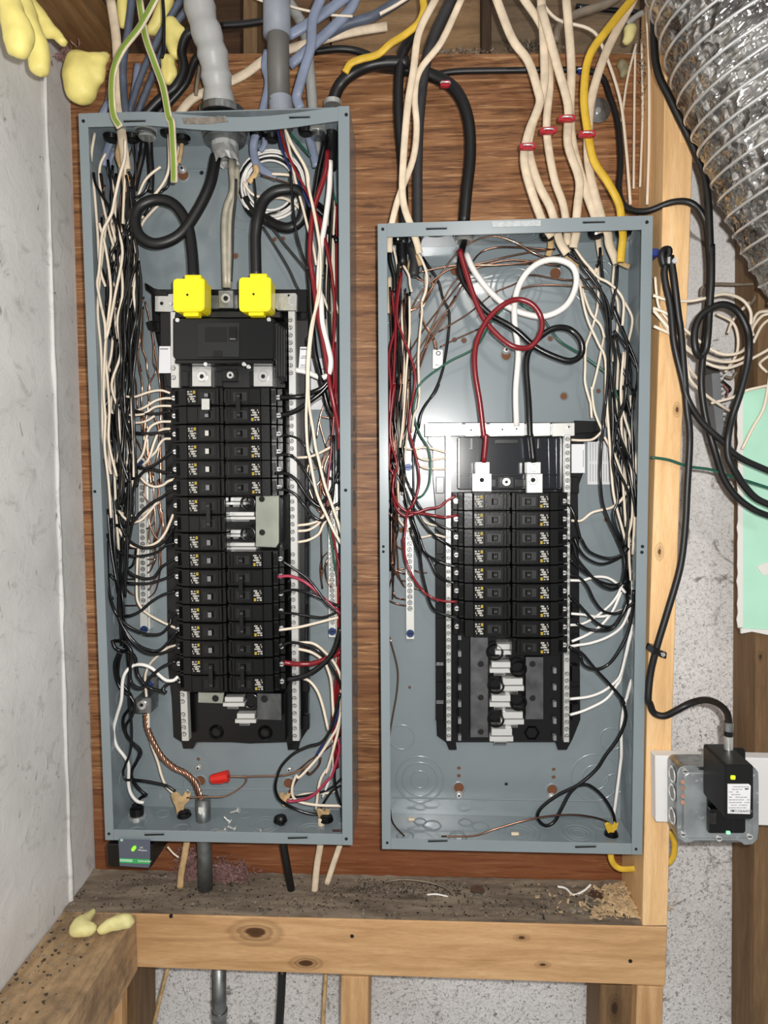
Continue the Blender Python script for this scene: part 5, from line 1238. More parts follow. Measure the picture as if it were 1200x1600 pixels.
# --- short panel: right gutter
wires('''
w 2.1 .04 B4 360 250 430 350 500 430 560 500 640 540 720 610 770 700 765 850 760 900 | cream wire arching from the split jacket over the right black bundle
w 2.1 .05 B4 385 410 420 640 470 850 560 1050 620 1200 B5 540 250 560 420 | cream wire running left of the right black bundle in the short panel
w 2.1 .055 B4 400 500 440 640 500 800 580 900 610 1000 | cream wire slanting into the right black bundle
w 2 .055 B4 555 380 560 600 550 760 500 950 455 1080 450 1250 450 1380 490 1530 B5 395 190 405 335 | cream wire swinging farthest left of the right bundle
w 2 .055 B4 605 1000 560 1230 510 1430 B5 405 30 415 150 440 290 505 450 500 470 420 540 320 552 205 548 | cream wire curling to the right neutral bar at the strap of the short panel
w 2 .055 B4 690 400 680 600 720 700 720 900 680 1200 | cream wire hanging straight under the right jacket
w 2 .06 B4 720 610 820 780 842 880 800 1080 770 1280 760 1400 | cream wire bowing close to the right wall of the short panel
w 2.1 .04 B5 545 0 560 300 590 700 610 1000 640 1180 700 1400 740 1560 | long cream wire in front of the fine print sticker
w 2 .045 B5 530 520 570 590 640 720 700 900 720 1100 740 1400 | cream wire slanting over the fine print sticker
w 2 .05 B5 700 60 700 500 760 700 800 900 800 1300 760 1500 | cream wire over the orange warning strip
w 2.2 .05 B5 205 1338 300 1340 400 1265 500 1235 600 1210 700 1130 770 1000 | cream wire waving to the right neutral bar beside the third breaker
b 2.2 .034 B4 300 300 450 420 560 560 620 750 640 1000 640 1300 620 1550 B5 540 200 520 400 500 620 490 900 510 1150 570 1330 650 1500 720 1600 | black wire bowing left at the front of the right bundle of the short panel
b 2.2 .036 B4 340 260 420 400 520 530 630 700 660 900 650 1200 680 1500 | black wire leaving the split jacket into the right bundle
b 2.2 .04 B4 720 400 710 560 680 720 670 850 | black wire leaving the right jacket into the bundle
b 2.2 .04 B4 380 460 470 560 560 690 610 790 640 900 | second black wire leaving the split jacket, lower
b 2.2 .04 B4 680 750 740 900 800 1050 800 1300 780 1500 750 1600 | black wire crossing right then down near the wall, inner
b 2.2 .045 B4 690 740 790 1000 880 1230 885 1380 850 1500 850 1600 | black wire swinging out to the right wall of the short panel
b 2.1 .045 B4 690 940 790 1080 880 1250 | thin black wire slanting to the right wall
b 2.2 .042 B4 680 980 700 1200 690 1400 680 1600 | black wire hanging straight in the middle of the right bundle
b 2.1 .05 B4 700 960 760 1250 850 1450 | black wire slanting behind the wall-side wires
b 2 .05 B4 575 250 570 350 535 450 | black wire of the narrow jacket, left branch
b 2 .05 B4 575 250 585 380 600 520 | black wire of the narrow jacket, right branch
b 2.2 .036 B5 600 0 615 350 610 650 640 800 750 1030 770 1200 750 1450 730 1600 | black wire crossing the fine print sticker toward the lower bundle
b 2.2 .034 B5 745 0 730 180 660 380 620 600 610 800 650 1000 660 1150 620 1260 640 1400 700 1540 | black wire in an S over the fine print sticker
b 2.2 .036 B5 640 550 700 690 760 850 820 1150 840 1300 | black wire slanting down over the orange strip
b 2.1 .04 B5 620 250 680 500 740 660 800 800 860 1000 | black wire slanting to the right wall above the orange strip end
b 2.1 .045 B5 740 130 800 400 830 900 | black wire straight down over the orange warning strip
b 2.1 .04 B5 830 100 800 300 810 700 840 1200 | black wire along the right wall beside the orange strip
b 2.4 .035 B5 130 1180 190 1200 240 1300 290 1500 B6 300 20 370 130 500 190 600 195 690 160 740 90 | black wire bowing from the second right breaker of the short panel
b 2.2 .037 B6 230 0 270 100 340 190 460 250 560 240 700 170 750 100 | black wire bowing from the third right breaker of the short panel
b 2.4 .034 B6 150 20 220 60 260 200 360 330 480 450 600 495 680 440 715 300 700 150 640 0 | black wire making a deep bow beside the fourth right breaker
b 2.3 .036 B6 190 210 300 310 420 390 500 430 620 455 750 415 | black wire bowing beside the fifth right breaker of the short panel
b 2.4 .034 B6 190 360 270 380 350 460 420 600 500 700 600 730 700 700 830 600 | black wire bowing beside the sixth right breaker of the short panel
b 2.5 .034 B6 180 550 280 650 400 780 500 850 600 850 680 750 740 600 | black wire bowing beside the seventh right breaker of the short panel
b 2.6 .032 B6 250 820 360 880 480 890 600 870 690 740 740 620 | black wire bowing low beside the eighth right breaker
b 2.5 .034 B6 285 1130 320 1220 420 1265 540 1230 640 1120 740 930 790 700 800 500 | black wire bowing lowest beside the ninth right breaker
b 2.7 .03,.04,.05 B6 180 1050 300 1110 420 1250 560 1400 680 1540 710 1600 M2 1060 660 1080 740 1050 830 990 914 G1 880 130 810 190 730 230 665 280 650 320 680 350 715 335 740 290 775 225 810 190 | long black wire from the ninth right breaker to a loose loop at the bottom
b 2.6 .05 G1 808 192 850 192 900 230 940 290 952 335 | black wire arching down into the yellow cable end of the short panel
W 2.3 .045 B6 190 410 310 410 380 390 460 375 560 390 650 450 720 530 | cream wire arching from the right neutral bar beside the fifth breaker
W 2.2 .045 B6 200 730 320 740 450 760 560 745 700 690 | cream wire dipping from the right neutral bar beside the seventh breaker
W 2.1 .047 B6 190 840 300 830 420 770 560 660 640 560 690 450 | cream wire rising from the right neutral bar beside the eighth breaker
W 2.3 .044 B6 205 997 340 940 480 850 600 700 680 520 | cream wire rising from below the eighth right breaker
W 2.4 .046 B6 190 1045 250 1035 400 1010 560 950 680 860 750 720 775 600 | cream wire rising from beside the ninth right breaker
W 2.3 .05 B6 185 1550 360 1530 500 1480 620 1390 680 1300 740 1050 790 800 810 600 | cream wire from the low right neutral bar, upper of two
W 2.3 .05 M2 830 734 900 712 990 665 1040 600 B6 680 1330 780 900 | cream wire from the low right neutral bar, lower of two
W 2.6 .05,.06 B6 790 480 800 750 810 950 820 1250 770 1400 730 1550 M2 1075 680 1060 780 1060 900 G1 975 100 960 220 945 330 | long cream wire down the right wall to the yellow cable end
k 1.4 .02,.03,.05 G1 275 392 400 390 480 365 600 330 700 312 800 308 880 320 930 338 | bare copper wire lying along the bottom of the short panel
''')
bundle(23, 18, [560, 620, 680, 740, 800, 860, 920, 980], [948, 950, 952, 956, 966, 972, 974, 978], [988, 990, 994, 996, 994, 992, 992, 992], 'bbbbw', (.045, .078), 'the bundle down the short panel right gutter', 'wires of the short panel right bundle', 2)
# --- jackets and cables above and entering the short panel
wires('''
j 5.5 -.012,.02 E1 165 -10 110 100 92 220 72 350 58 550 62 640 90 720 B1 300 130 330 220 350 300 | cream cable dropping into the top left corner of the short panel, right one
j 5 -.008,.02 E1 245 -10 180 130 112 220 96 300 102 400 90 500 45 620 20 720 B1 100 180 98 290 | cream cable dropping into the top left corner of the short panel, left one
R 7.5 .05 E1 110 80 55 180 45 350 58 520 62 690 60 760 B1 200 180 210 400 | black cable dropping into the top left corner of the short panel, left one
q 8 .055 E1 215 -10 140 160 112 350 105 520 105 700 100 760 B1 290 250 310 350 300 490 | charcoal cable dropping into the top left corner of the short panel, right one
R 3.5 .06 B1 100 300 110 380 140 500 140 620 | black jacket end at the left wall inside the short panel
t 4 .055 B1 200 230 190 320 185 420 | torn tan lining beside the black cable end in the short panel
t 4 .05 B1 320 250 340 330 360 400 | torn tan lining under the right cream jacket in the short panel
t 3.5 .06 B1 290 330 265 400 280 480 | torn tan paper beside the charcoal cable end
j 3.6 .06 B1 100 500 100 650 95 800 | narrow cream jacket along the left wall of the short panel
R 9 .06,.06,.05,.05 E1 -40 200 60 215 160 240 225 285 262 370 270 480 258 600 250 700 | thick black feeder cable curving down into the top of the short panel
R 4.6 .07,.07,.07,.03,-.012,-.012 E1 150 236 220 224 320 221 480 219 620 219 680 240 705 300 730 380 740 500 735 600 760 650 820 660 900 632 960 635 1000 680 1018 760 1022 860 | black cable running level then hooking right around the panel corner
j 6.5 .03 E1 345 -20 400 120 450 190 480 280 485 330 450 420 440 520 490 680 525 740 | cream cable bending left to the lowest red staple
j 6.5 .035 E1 490 -20 500 150 498 280 460 400 452 470 480 570 520 650 540 720 B4 240 200 280 270 300 300 | cream cable crossing down to the split jacket in the short panel
j 6 .04 E1 425 -20 500 100 518 250 508 400 530 550 560 640 572 720 B4 300 120 305 230 | cream cable with pink print through the second red staple
j 6.5 .03 E1 490 20 540 200 575 330 575 450 610 560 605 640 598 720 B4 375 130 350 250 | cream cable through the third red staple, left one
j 6.5 .042 E1 568 -20 585 200 582 350 590 450 625 580 660 680 675 730 | cream cable with yellow smears through the third red staple
j 6.5 .04 E1 790 -20 700 150 655 280 640 380 640 520 680 680 700 730 B4 650 220 700 340 715 380 | greyish cream cable beside the yellow one into the short panel
j 4.6 .06 E1 640 560 662 680 670 730 B4 560 190 580 320 | narrow cream jacket ending beside the right jackets in the short panel
y 6 .025 E1 790 -20 700 90 640 180 625 300 635 400 655 500 700 570 735 640 742 700 B4 765 150 755 260 745 370 | bright yellow cable running down to the right end of the short panel
t 5 .06 B4 165 190 160 260 140 320 | torn tan jacket under the left bushing of the short panel
t 4.5 .045 B4 290 320 340 370 385 410 | torn tan jacket tail by the white loop
t 4 .05 B4 735 370 780 395 820 410 | brown paper scrap stuck on the yellow jacket end
D 6 .07 E1 760 -30 690 15 600 45 550 80 535 130 | dirty grey cable crossing behind the cream cables at the top
w 2.4 .06 E1 480 -10 540 60 640 90 680 140 735 300 755 450 770 640 | thin white wire running long down the right of the plywood
w 1.9 .075 E1 790 130 760 250 742 380 | thin white wire beside the washer, slanting
w 1.9 .075 E1 785 150 782 350 780 590 | thin white wire of the stapled pair on the plywood, left
w 1.9 .075 E1 805 130 808 350 800 585 | thin white wire of the stapled pair on the plywood, right
w 2.3 .05 E1 820 20 828 200 828 450 822 640 | white wire down the side of the pine stud, left
w 2.3 .045 E1 828 30 848 230 850 450 840 640 | white wire down the side of the pine stud, right
b 4 .09 E1 600 20 700 30 800 40 | black cable running level behind at the upper right
G 4 .085 E1 760 75 790 50 810 40 | dirty grey conduit stub at the upper right
R 5.4 -.02 E1 842 -20 850 200 900 320 975 480 1010 600 1020 800 H1 600 150 600 400 585 640 575 800 560 900 520 945 490 900 480 800 500 700 560 625 680 575 790 625 860 760 870 880 860 1000 810 1200 750 1380 720 1520 720 1650 J1 660 120 720 220 800 310 900 360 | heavy black cable coming down the right and making a standing loop
R 5 -.01 H1 562 -40 582 150 592 350 580 560 555 800 540 960 530 1150 560 1380 620 1600 J1 600 180 680 300 790 385 900 430 | second heavy black cable running straight behind the loop
R 5 -.018 H1 262 300 248 210 275 180 300 200 H1 265 350 310 600 335 850 390 1090 430 1250 520 1400 620 1500 700 1570 J1 660 30 740 80 900 150 |
R 5.2 -.018 H1 310 230 335 400 365 650 385 800 425 1300 443 1450 445 1600 J1 375 250 362 500 330 750 250 1030 190 1230 148 1400 132 1560 K1 110 60 130 105 180 118 240 90 310 55 380 42 440 62 480 105 490 160 | black cable clipped on the pine stud and ending in the coaxial plug
''')
for o in col.objects:
    if o.name.startswith('electrical_cable') and not o.get('label'): o['label'] = 'black cable hooked under the metal clamp and sweeping off to the right edge'
wires('''
w 2.4 -.010,-.010,-.006,.0,.0 H1 185 510 300 545 450 550 560 530 700 500 820 540 880 620 885 720 | cream wire level across the pine stud, highest behind the heavy black loop
w 2.4 -.010,-.010,-.004,.01,.01 H1 185 600 300 650 420 760 560 870 680 930 800 920 860 860 900 740 960 660 1020 640 | cream wire sagging across the loop, upper
w 2.4 -.011,-.011,-.005,.01,.01 H1 190 620 330 780 450 900 560 990 700 1030 830 990 950 930 1020 890 | cream wire sagging across the loop, lower
w 2.4 -.009,-.009,-.003,.01,.01 H1 190 610 320 790 460 920 580 960 700 985 800 970 880 920 | cream wire sagging across the loop, middle
w 2.3 -.010,-.010,-.006,.01,.04 H1 190 730 350 810 400 900 420 960 450 1110 560 1220 660 1290 740 1340 | cream wire crossing the stud low then to the grey terminal strip
w 2 -.008 H1 200 380 210 500 230 600 300 700 | cream wire at the panel edge on the pine stud
w 2.2 -.009,-.004,.01 H1 380 850 430 1000 480 1080 530 1130 | cream wire curving down beside the grey terminal strip
w 2.2 .05 H1 640 640 750 700 790 800 780 930 700 1060 | cream wire inside the standing loop
w 2.2 .05 H1 870 560 760 680 720 780 | dirty cream wire behind the top of the standing loop
D 2.4 .06 H1 960 425 800 432 620 430 540 450 525 510 | dirty wire level on the white concrete above the loop
D 2.6 .055 H1 950 450 900 550 830 610 | dirty wire tail left of the far stud
w 2.3 .02 H1 600 1280 750 1240 850 1190 1020 1150 | cream wire rising right from the grey terminal strip
w 2.3 .02 H1 1030 1000 980 1300 900 1450 820 1610 | cream wire slanting over the top of the green drywall
w 2.4 .03 H1 1020 620 930 640 890 740 900 800 | cream wire bend at the right edge, outer
w 2.2 .03 H1 1030 670 960 730 900 850 | cream wire bend at the right edge, inner
w 2.2 .03 H1 1030 930 960 980 950 1010 1000 1060 | short cream wire hook at the right edge
D 2.2 .06 H1 700 1090 750 1100 780 1060 | dirty wire hook above the terminal strip
g 2.4 -.008 J1 150 58 260 75 380 115 520 135 640 175 760 210 900 255 | green wire crossing the stud, the black cables and the drywall
y 5 .04 G1 935 440 938 480 955 508 985 520 1048 516 | bright yellow cable leaving the underside of the short panel to the stud
y 5 .03 G1 1168 370 1185 420 1180 470 1160 500 | bright yellow cable bowing below the metal junction box
t 5.5 .05 C7 462 390 450 460 440 510 435 570 | tan cable under the tall panel, left of the conduit
R 6.2 .045,.06 C7 812 300 822 400 835 480 855 592 | black cable passing down through the tall panel bottom
j 5.5 .045,.06 C7 965 310 962 400 948 490 938 605 | cream cable under the tall panel, nearer one
j 4.8 .06 C7 1036 405 1010 480 985 556 | cream cable under the tall panel, right and shorter
R 7 .04 F8 882 430 878 520 872 620 | black cable continuing below the long beam
t 3.6 .05 F8 528 410 500 520 475 630 | brown thin cable slanting below the long beam
t 3.6 .05 F8 1020 430 1014 520 1008 630 | tan cable straight below the long beam beside the stud
''')
# loose bits on the ledge
wires('''
D 1.6 .05 G1 50 570 130 560 240 575 310 605 340 650 380 680 | dusty dark wire lying curved on the ledge
W 1.8 .06 G1 728 588 760 595 790 620 830 605 858 580 | short white wire scrap on the ledge near the wood shavings
W 1.5 .05 G1 218 620 255 618 300 627 | straight white wire scrap on the ledge
W 1.2 .03 G1 95 686 115 690 128 684 | tiny white curl on the ledge front
w 1.6 .05 C7 388 415 410 440 430 455 | thin white wire behind the black surge device
''')
# ------------------------------------------------------------------ fittings
def fitting(label, cat, name): return thing(name, label, cat)
# armoured / sleeved service cable
sv = thing('service_cable', 'fat grey wrapped service cable entering the top of the tall panel', 'cable')
pts = catmull([U(x, y, Y) for x, y, Y in ((305, -40, .02), (314, 20, .02), (330, 75, .025), (338, 120, .035), (344, 172, .045))], 10)
rg = random.Random(6)
MB().tube(pts, [(22+1.5*math.sin(i*.9)+rg.uniform(-.8, .8))*S(.03) for i in range(len(pts))], 'sleeve', n=20).build('sleeve', sv, smooth=True, recalc=False)
b = MB(); rg = random.Random(31); n_ = 18; fr_ = []
for lv, (x, y, r_) in enumerate(((351, 219, 20), (352, 232, 19.5), (353, 244, 19), (355, 255, 20))):
    for k in range(n_):
        a_ = 2*math.pi*k/n_; jt = rg.uniform(-1, 1)*(.4+lv*.9); c_ = U(x, y+(rg.uniform(-4, 3) if lv == 3 else 0), .05); fr_.append(c_+Vector((math.cos(a_), math.sin(a_), 0))*(r_+jt)*S(.05))
b.v = [tuple(p) for p in fr_]; k1 = b.mi('sleeve'); k2 = b.mi('foil')
for lv in range(3):
    for k in range(n_): b.f.append((lv*n_+k, lv*n_+(k+1) % n_, (lv+1)*n_+(k+1) % n_, (lv+1)*n_+k)); b.m.append(k1 if lv < 1 else k2)
b.build('foil_wrap', sv)
def turned(nm, label, cat, rings, n=20):
    """stack of horizontal rings: (px, py_top, py_bottom, r_px, Y, material)"""
    t = thing(nm, label, cat)
    for i, (px, ya, yb, r_, Y, m) in enumerate(rings):
        MB().cyl(U(px, ya, Y), Vector((U(px, ya, Y).x, Y, U(px, yb, Y).z)), r_*S(Y), m, n=n).build(('collar', 'threaded_ring', 'lock_nut', 'bushing', 'body')[i % 5], t, bevel=.0006)
    return t
t = turned('cable_connector', 'big round cable connector holding the wrapped service cable', 'connector', [(347, 172, 184, 34, .045, 'dull_zinc'), (350, 200, 206, 36, .045, 'dull_zinc'), (351, 206, 216, 33, .045, 'pvc_grey'), (351, 216, 222, 31, .045, 'conduit')])
b = MB().pp([(300, 172), (392, 172), (396, 180), (300, 182)], .02, .07, 'dull_zinc'); b.build('clamp_plate', t, bevel=.001)
turned('cable_connector', 'round metal clamp above the two black jackets in the tall panel', 'connector', [(228, 199, 206, 17, .045, 'zinc'), (228, 206, 212, 15, .045, 'dull_zinc'), (230, 212, 216, 13, .045, 'zinc')])
turned('cable_connector', 'silver connector at the top right corner inside the tall panel', 'connector', [(496, 200, 208, 14, .05, 'zinc'), (497, 208, 216, 11, .05, 'dull_zinc')])
turned('cable_connector', 'silver connector above the tall panel right corner on the thick black cable', 'connector', [(520, 158, 166, 14, .05, 'zinc'), (520, 184, 192, 13, .05, 'dull_zinc')])
turned('cable_connector', 'silver round connector where the feeder enters the short panel', 'connector', [(725, 366, 371, 17, .05, 'dull_zinc'), (725, 371, 378, 14, .05, 'zinc')])
# pvc conduit
t = thing('plastic_conduit', 'grey plastic conduit with coupling entering the tall panel top', 'conduit')
MB().cyl(U(432, -40, .045), Vector((U(432, 0, .045).x, .045, U(432, 57, .045).z)), 20.5*S(.045), 'pvc_blue', n=24).build('coupling', t, smooth=True, bevel=0)
b = MB(); b.tube([U(433, -10, .045), U(434.5, 60, .045), U(436, 162, .045)], 16.5*S(.045), 'pvc_grey', n=24); b.build('pipe', t, smooth=True, recalc=False)
MB().cyl(U(438, 155, .045), Vector((U(440, 155, .045).x, .045, U(440, 182, .045).z)), 18*S(.045), 'pvc_blue', n=24).build('adapter', t)
MB().cyl(Vector((U(440, 155, .045).x, .045, U(440, 194, .045).z)), Vector((U(440, 155, .045).x, .045, U(440, 201, .045).z)), 17*S(.045), 'conduit', n=24).build('lock_nut', t)
# bottom-left metal conduit
t = thing('metal_conduit', 'short galvanised conduit holding the twisted copper at the tall panel bottom', 'conduit')
MB().tube([U(317.5, 1248, .055), U(318, 1290, .055), U(320, 1340, .055), U(321, 1388, .055)], 12*S(.055), 'conduit', n=18).build('pipe', t, smooth=True, recalc=False)
b = MB().ring(U(318, 1288, .055), (0, 0, 1), 15*S(.055), .002, .0015, 'dull_zinc', 24); b.build('lock_ring', t)
MB().pp([(310, 1262), (319, 1262), (319, 1270), (313, 1273), (310, 1270)], .0408, .043, 'paper').build('paper_tag', t, label='white torn tag on the pipe')
t = thing('metal_conduit', 'galvanised conduit continuing down below the long beam', 'conduit')
MB().tube([U(342, 1505, .045), U(343, 1650, .045)], 12*S(.045), 'conduit', n=18).build('pipe', t, smooth=True, recalc=False)
MB().cyl(U(343, 1578, .045), U(343, 1586, .045), 13.5*S(.045), 'dull_zinc', n=18).build('coupling_ring', t)
# bushings
def bushing(px, py, rx, Y, label, top=False):
    t = thing('rubber_bushing', label, 'bushing', 'black cable bushings')
    z = 1 if not top else -1; c = U(px, py, Y)
    b = MB()
    n = 16
    for k in range(n):
        pass
    b.cyl(c, c+Vector((0, 0, z*.007)), rx*S(Y), 'black_plastic', rx*S(Y)*.82, n=14)
    b.build('rim', t, bevel=.0008)
    MB().cyl(c+Vector((0, 0, z*.0072)), c+Vector((0, 0, z*.008)), rx*S(Y)*.6, 'dark_hole', n=12).build('opening', t)
for px, py, lb in ((288, 1275, 'left tan connector'), (438, 1283, 'black cable'), (510, 1282, 'right tan connector')): bushing(px, py, 12, .05, 'black bushing on the bottom wall under the %s of the tall panel' % lb)
bushing(955, 1306, 12, .045, 'black bushing under the yellow cable end in the short panel')
for px, py, Y, lb in ((174, 212, .05, 'at top left of the tall panel, outermost'), (206, 212, .05, 'left of the metal clamp in the tall panel'), (285, 214, .055, 'right of the green-striped cable in the tall panel'), (262, 204, .05, 'behind the green-striped cable'), (402, 206, .06, 'above the blue jacket by the coil'), (425, 212, .06, 'beside the grey conduit inside the tall panel'), (478, 202, .05, 'above the hanging blue jacket in the tall panel'),
                     (855, 366, .05, 'leftmost of the right group in the short panel top'), (886, 364, .05, 'second of the right group in the short panel top'), (931, 363, .05, 'third of the right group in the short panel top'), (974, 361, .05, 'over the yellow jacket in the short panel top'), (622, 372, .05, 'around the black cable at top left of the short panel')):
    bushing(px, py, 13, Y, 'black bushing '+lb, True)
t = thing('cable_gland', 'black cable gland with silver nut at the bottom left of the tall panel', 'gland')
MB().cyl(U(214, 1275, .06), U(214, 1262, .06), 11*S(.06), 'black_plastic_matt', n=16).build('body', t, bevel=.0005)
MB().cyl(U(214, 1277, .06), U(214, 1272.5, .06), 14*S(.06), 'zinc', n=10).build('nut', t, bevel=.0004)
MB().cyl(U(214, 1261.5, .06), U(214, 1257, .06), 8*S(.06), 'black_plastic', n=12).build('cap', t)
# torn connectors
def torn(px, py, sc_, label, m='w_tan', Y=.052):
    b = MB(); pts_ = [(-3, 24), (6, 24), (9, 8), (16, 2), (19, -12), (13, -8), (10, -14), (5, -4), (0, -10), (-6, -12), (-13, -8), (-9, 4), (-5, 12)]
    b.pp([(px+x*sc_, py+y*sc_) for x, y in pts_], Y, Y+.004, m); tag(b.build('torn_jacket', bevel=.001), label, 'cable jacket')
torn(279, 1250, 1.0, 'torn tan cable jacket standing in the left bottom bushing of the tall panel')
torn(443, 1246, .6, 'torn tan cable jacket above the black cable at the tall panel bottom')
torn(503, 1272, .7, 'torn tan cable jacket in the right bottom bushing of the tall panel')
torn(954, 1294, .7, 'flared yellow cable jacket end at the bottom right of the short panel', 'w_yellow', .04)
torn(926, 424, .55, 'splayed cream jacket end in the short panel by the yellow cable', 'w_jacket', .04)
# red wire connector
t = thing('wire_nut', 'bright red wire connector near the bottom of the tall panel', 'wire connector')
MB().cyl(U(330, 1217, .045), U(357, 1212.5, .045), 7*S(.045), 'red_plastic', 10*S(.045), n=10).build('shell', t, bevel=.0006)
b = MB()
c0, c1 = U(332, 1217, .045), U(350, 1214, .045)
for k in range(6): a_ = k*math.pi/3; d_ = Vector((0, math.cos(a_), math.sin(a_))); b.cyl(c0+d_*7*S(.045), c1+d_*9*S(.045), .0006, 'red_plastic', n=5)
b.build('grip_rib', t)
# loose screws in the tall panel
for i, (x, y, dx, dy, lb) in enumerate(((372, 1266, 12, -4, 'uppermost, lying by itself'), (358, 1283, 8, 7, 'middle, pointing left'), (352, 1297, 14, -2, 'left of the pile'), (366, 1295, 10, 4, 'right of the pile'), (409, 1299, 5, -3, 'rightmost by the lip'))):
    t = thing('loose_screw', 'loose silver screw on the bottom of the tall panel, '+lb, 'screw', 'loose screws in the tall panel')
    z_ = U(360, 1300, .03).z; Y = .012+(1310-y)*.0010
    p = U(x, y, Y); q_ = U(x-dx, y-dy, Y)
    MB().cyl(p, q_, 2.4*S(Y), 'zinc', 1.8*S(Y), n=8).build('shank', t)
    MB().cyl(p, p+(p-q_).normalized()*.002, 5*S(Y), 'screw_metal', n=12).build('head', t)
# staples and clips on the plywood
def staple(px, py, label, m='staple_red', w=13, Yp=.0):
    t = thing('cable_staple', label, 'cable staple', 'red cable staples' if m == 'staple_red' else None)
    MB().pp([(px-w, py-3), (px-w+4, py-4), (px+w-4, py-5), (px+w, py-4), (px+w, py+3), (px+w-5, py+5), (px-w+5, py+5), (px-w, py+4)], Yp, Yp+.007, m).build('saddle', t, bevel=.0008)
    b = MB().tube([U(px-8, py+1, Yp-.0015), U(px-6, py-1, Yp-.003), U(px+6, py-1, Yp-.003), U(px+8, py+1, Yp-.0015)], .0011, 'screw_metal', n=6); b.build('crown', t, smooth=True)
staple(825, 227, 'red cable staple lowest on the cream cables above the short panel', Yp=.010)
staple(857.5, 202, 'red cable staple second from left on the cream cables', Yp=.012)
staple(886.5, 183, 'red cable staple highest on the cream cables', Yp=.008)
staple(918.5, 207.5, 'red cable staple over the yellow cable', Yp=.005)
staple(696, 129, 'red cable staple tilted on the thick black feeder', w=8, Yp=.035)
staple(910, 108, 'blue cable clip on the thin black cable above the yellow one', 'clip_blue', 6, .06)
t = thing('fender_washer', 'round silver washer screwed to the plywood behind the cables', 'washer')
MB().disc(935, 172, 18, .088, 'dull_zinc', .002, 28).build('disc', t); MB().disc(935, 172, 4, .086, 'zinc', .002).build('screw', t)
t = thing('cable_clamp', 'shiny metal strap clamp on the pine stud holding two black cables', 'clamp')
b = MB(); cpp(b, 'H1', '288 232 330 225 340 235 355 250 360 275 345 288 320 282 290 284', -.022, -.012, 'zinc'); b.build('strap', t, bevel=.001)
b = MB(); (q1,) = CR['H1']('342 262'); b.disc(q1[0], q1[1], 4, -.025, 'screw_metal', .003); b.build('screw', t)
t = thing('cable_clip', 'small black cable clip screwed to the pine stud lower down', 'clip')
b = MB(); cpp(b, 'J1', '165 1245 205 1255 200 1300 155 1285', -.024, 0, 'black_plastic'); cpp(b, 'J1', '200 1262 250 1280 245 1320 200 1305', -.006, 0, 'black_plastic'); b.build('clip_body', t, bevel=.0008)
b = MB(); (q1,) = CR['J1']('226 1292'); b.disc(q1[0], q1[1], 3.4, -.008, 'zinc', .002); b.build('nail', t)
t = thing('cable_clip', 'blue clip at the right edge of the short panel on the stud', 'clip')
MB().pb(1018, 388, 1030, 400, .01, .03, 'clip_blue').build('clip_body', t, bevel=.001)
# grey terminal strip on the far concrete
t = thing('terminal_block', 'grey telephone terminal strip mounted on the white concrete behind the black loop', 'terminal strip')
b = MB(); cpp(b, 'H1', '605 1065 665 1062 700 1560 650 1560 620 1300', .070, .112, mat('block_grey', (120, 122, 126), .5)); b.build('housing', t, bevel=.001)
b = MB(); cpp(b, 'H1', '560 1010 640 1010 665 1062 605 1065 600 1300 585 1300', .09, .112, mat('block_dark', (60, 56, 52), .6)); b.build('backboard', t)
for i in range(14):
    (q1,) = CR['H1']('%d %d' % (672+i*2.6, 1080+i*36)); MB().pb(q1[0]-1, q1[1]-1.2, q1[0]+4, q1[1]+1.2, .068, .074, 'zinc').build('contact', t)
wires('''
b 1.6 .06 H1 680 1120 740 1180 700 1220 | tiny black jumper on the grey terminal strip
r 1.2 .06 H1 690 1150 720 1190 705 1260 | tiny red jumper on the grey terminal strip
''')
# white mounting board, junction box, adapter
tag(MB().pp([(1024, 1181), (1240, 1186), (1240, 1292), (1025, 1285)], -.020, -.0005, 'board_white').build('mounting_board', bevel=.0015), 'white painted board behind the metal junction box, nailed across two studs', 'board')
t = thing('junction_box', 'square galvanised junction box with paint-spattered cover', 'junction box')
D0, D1 = -.062, -.0205
def rr(x0_, y0_, x1_, y1_, r_, k=5):
    o_ = []
    for cx_, cy2, a0_ in ((x1_-r_, y0_+r_, -90), (x1_-r_, y1_-r_, 0), (x0_+r_, y1_-r_, 90), (x0_+r_, y0_+r_, 180)):
        for i in range(k+1): a_ = math.radians(a0_+90*i/k); o_.append((cx_+r_*math.cos(a_), cy2+r_*math.sin(a_)))
    return o_
MB().pp(rr(1060, 1198, 1184, 1317, 11), -.058, D1, 'dull_zinc').build('box_body', t, bevel=.0008)
cov = [(1072, 1197), (1088, 1197), (1094, 1203), (1094, 1206), (1168, 1206), (1168, 1200), (1176, 1199), (1185, 1206), (1186, 1220), (1186, 1296), (1184, 1312), (1176, 1320), (1164, 1321), (1158, 1316), (1152, 1314), (1086, 1314), (1080, 1317), (1070, 1317), (1060, 1310), (1058, 1296), (1058, 1210), (1062, 1200)]
MB().pp(cov, -.0605, -.058, 'spattered_steel').build('cover', t, bevel=.001)
MB().pp(rr(1070, 1208, 1176, 1310, 8), -.066, -.0604, 'spattered_steel', .05).build('raised_face', t, bevel=.001)
for i, y in enumerate((1210, 1238, 1275)):
    X = U(1060, y, -.058).x-.0003; zc_ = U(1054, y, -.04).z
    k_ = MB().ring(Vector((X-.0002, -.040, zc_)), (-1, 0, 0), .0095, .0015, .0015, 'screw_metal', 20); k_.cyl(Vector((X-.0004, -.04, zc_)), Vector((X+.0006, -.04, zc_)), .008, 'bus_steel', n=18); k_.build('knockout', t, smooth=False)
for x, y in ((1071, 1206), (1172, 1308), (1124, 1311), (1068, 1305)):
    b = MB().disc(x, y, 4.5, -.0675, 'screw_metal', .003); b.pb(x-3, y-.6, x+3, y+.6, -.0682, -.067, 'dark_hole'); b.build('cover_screw', t)
b = MB()
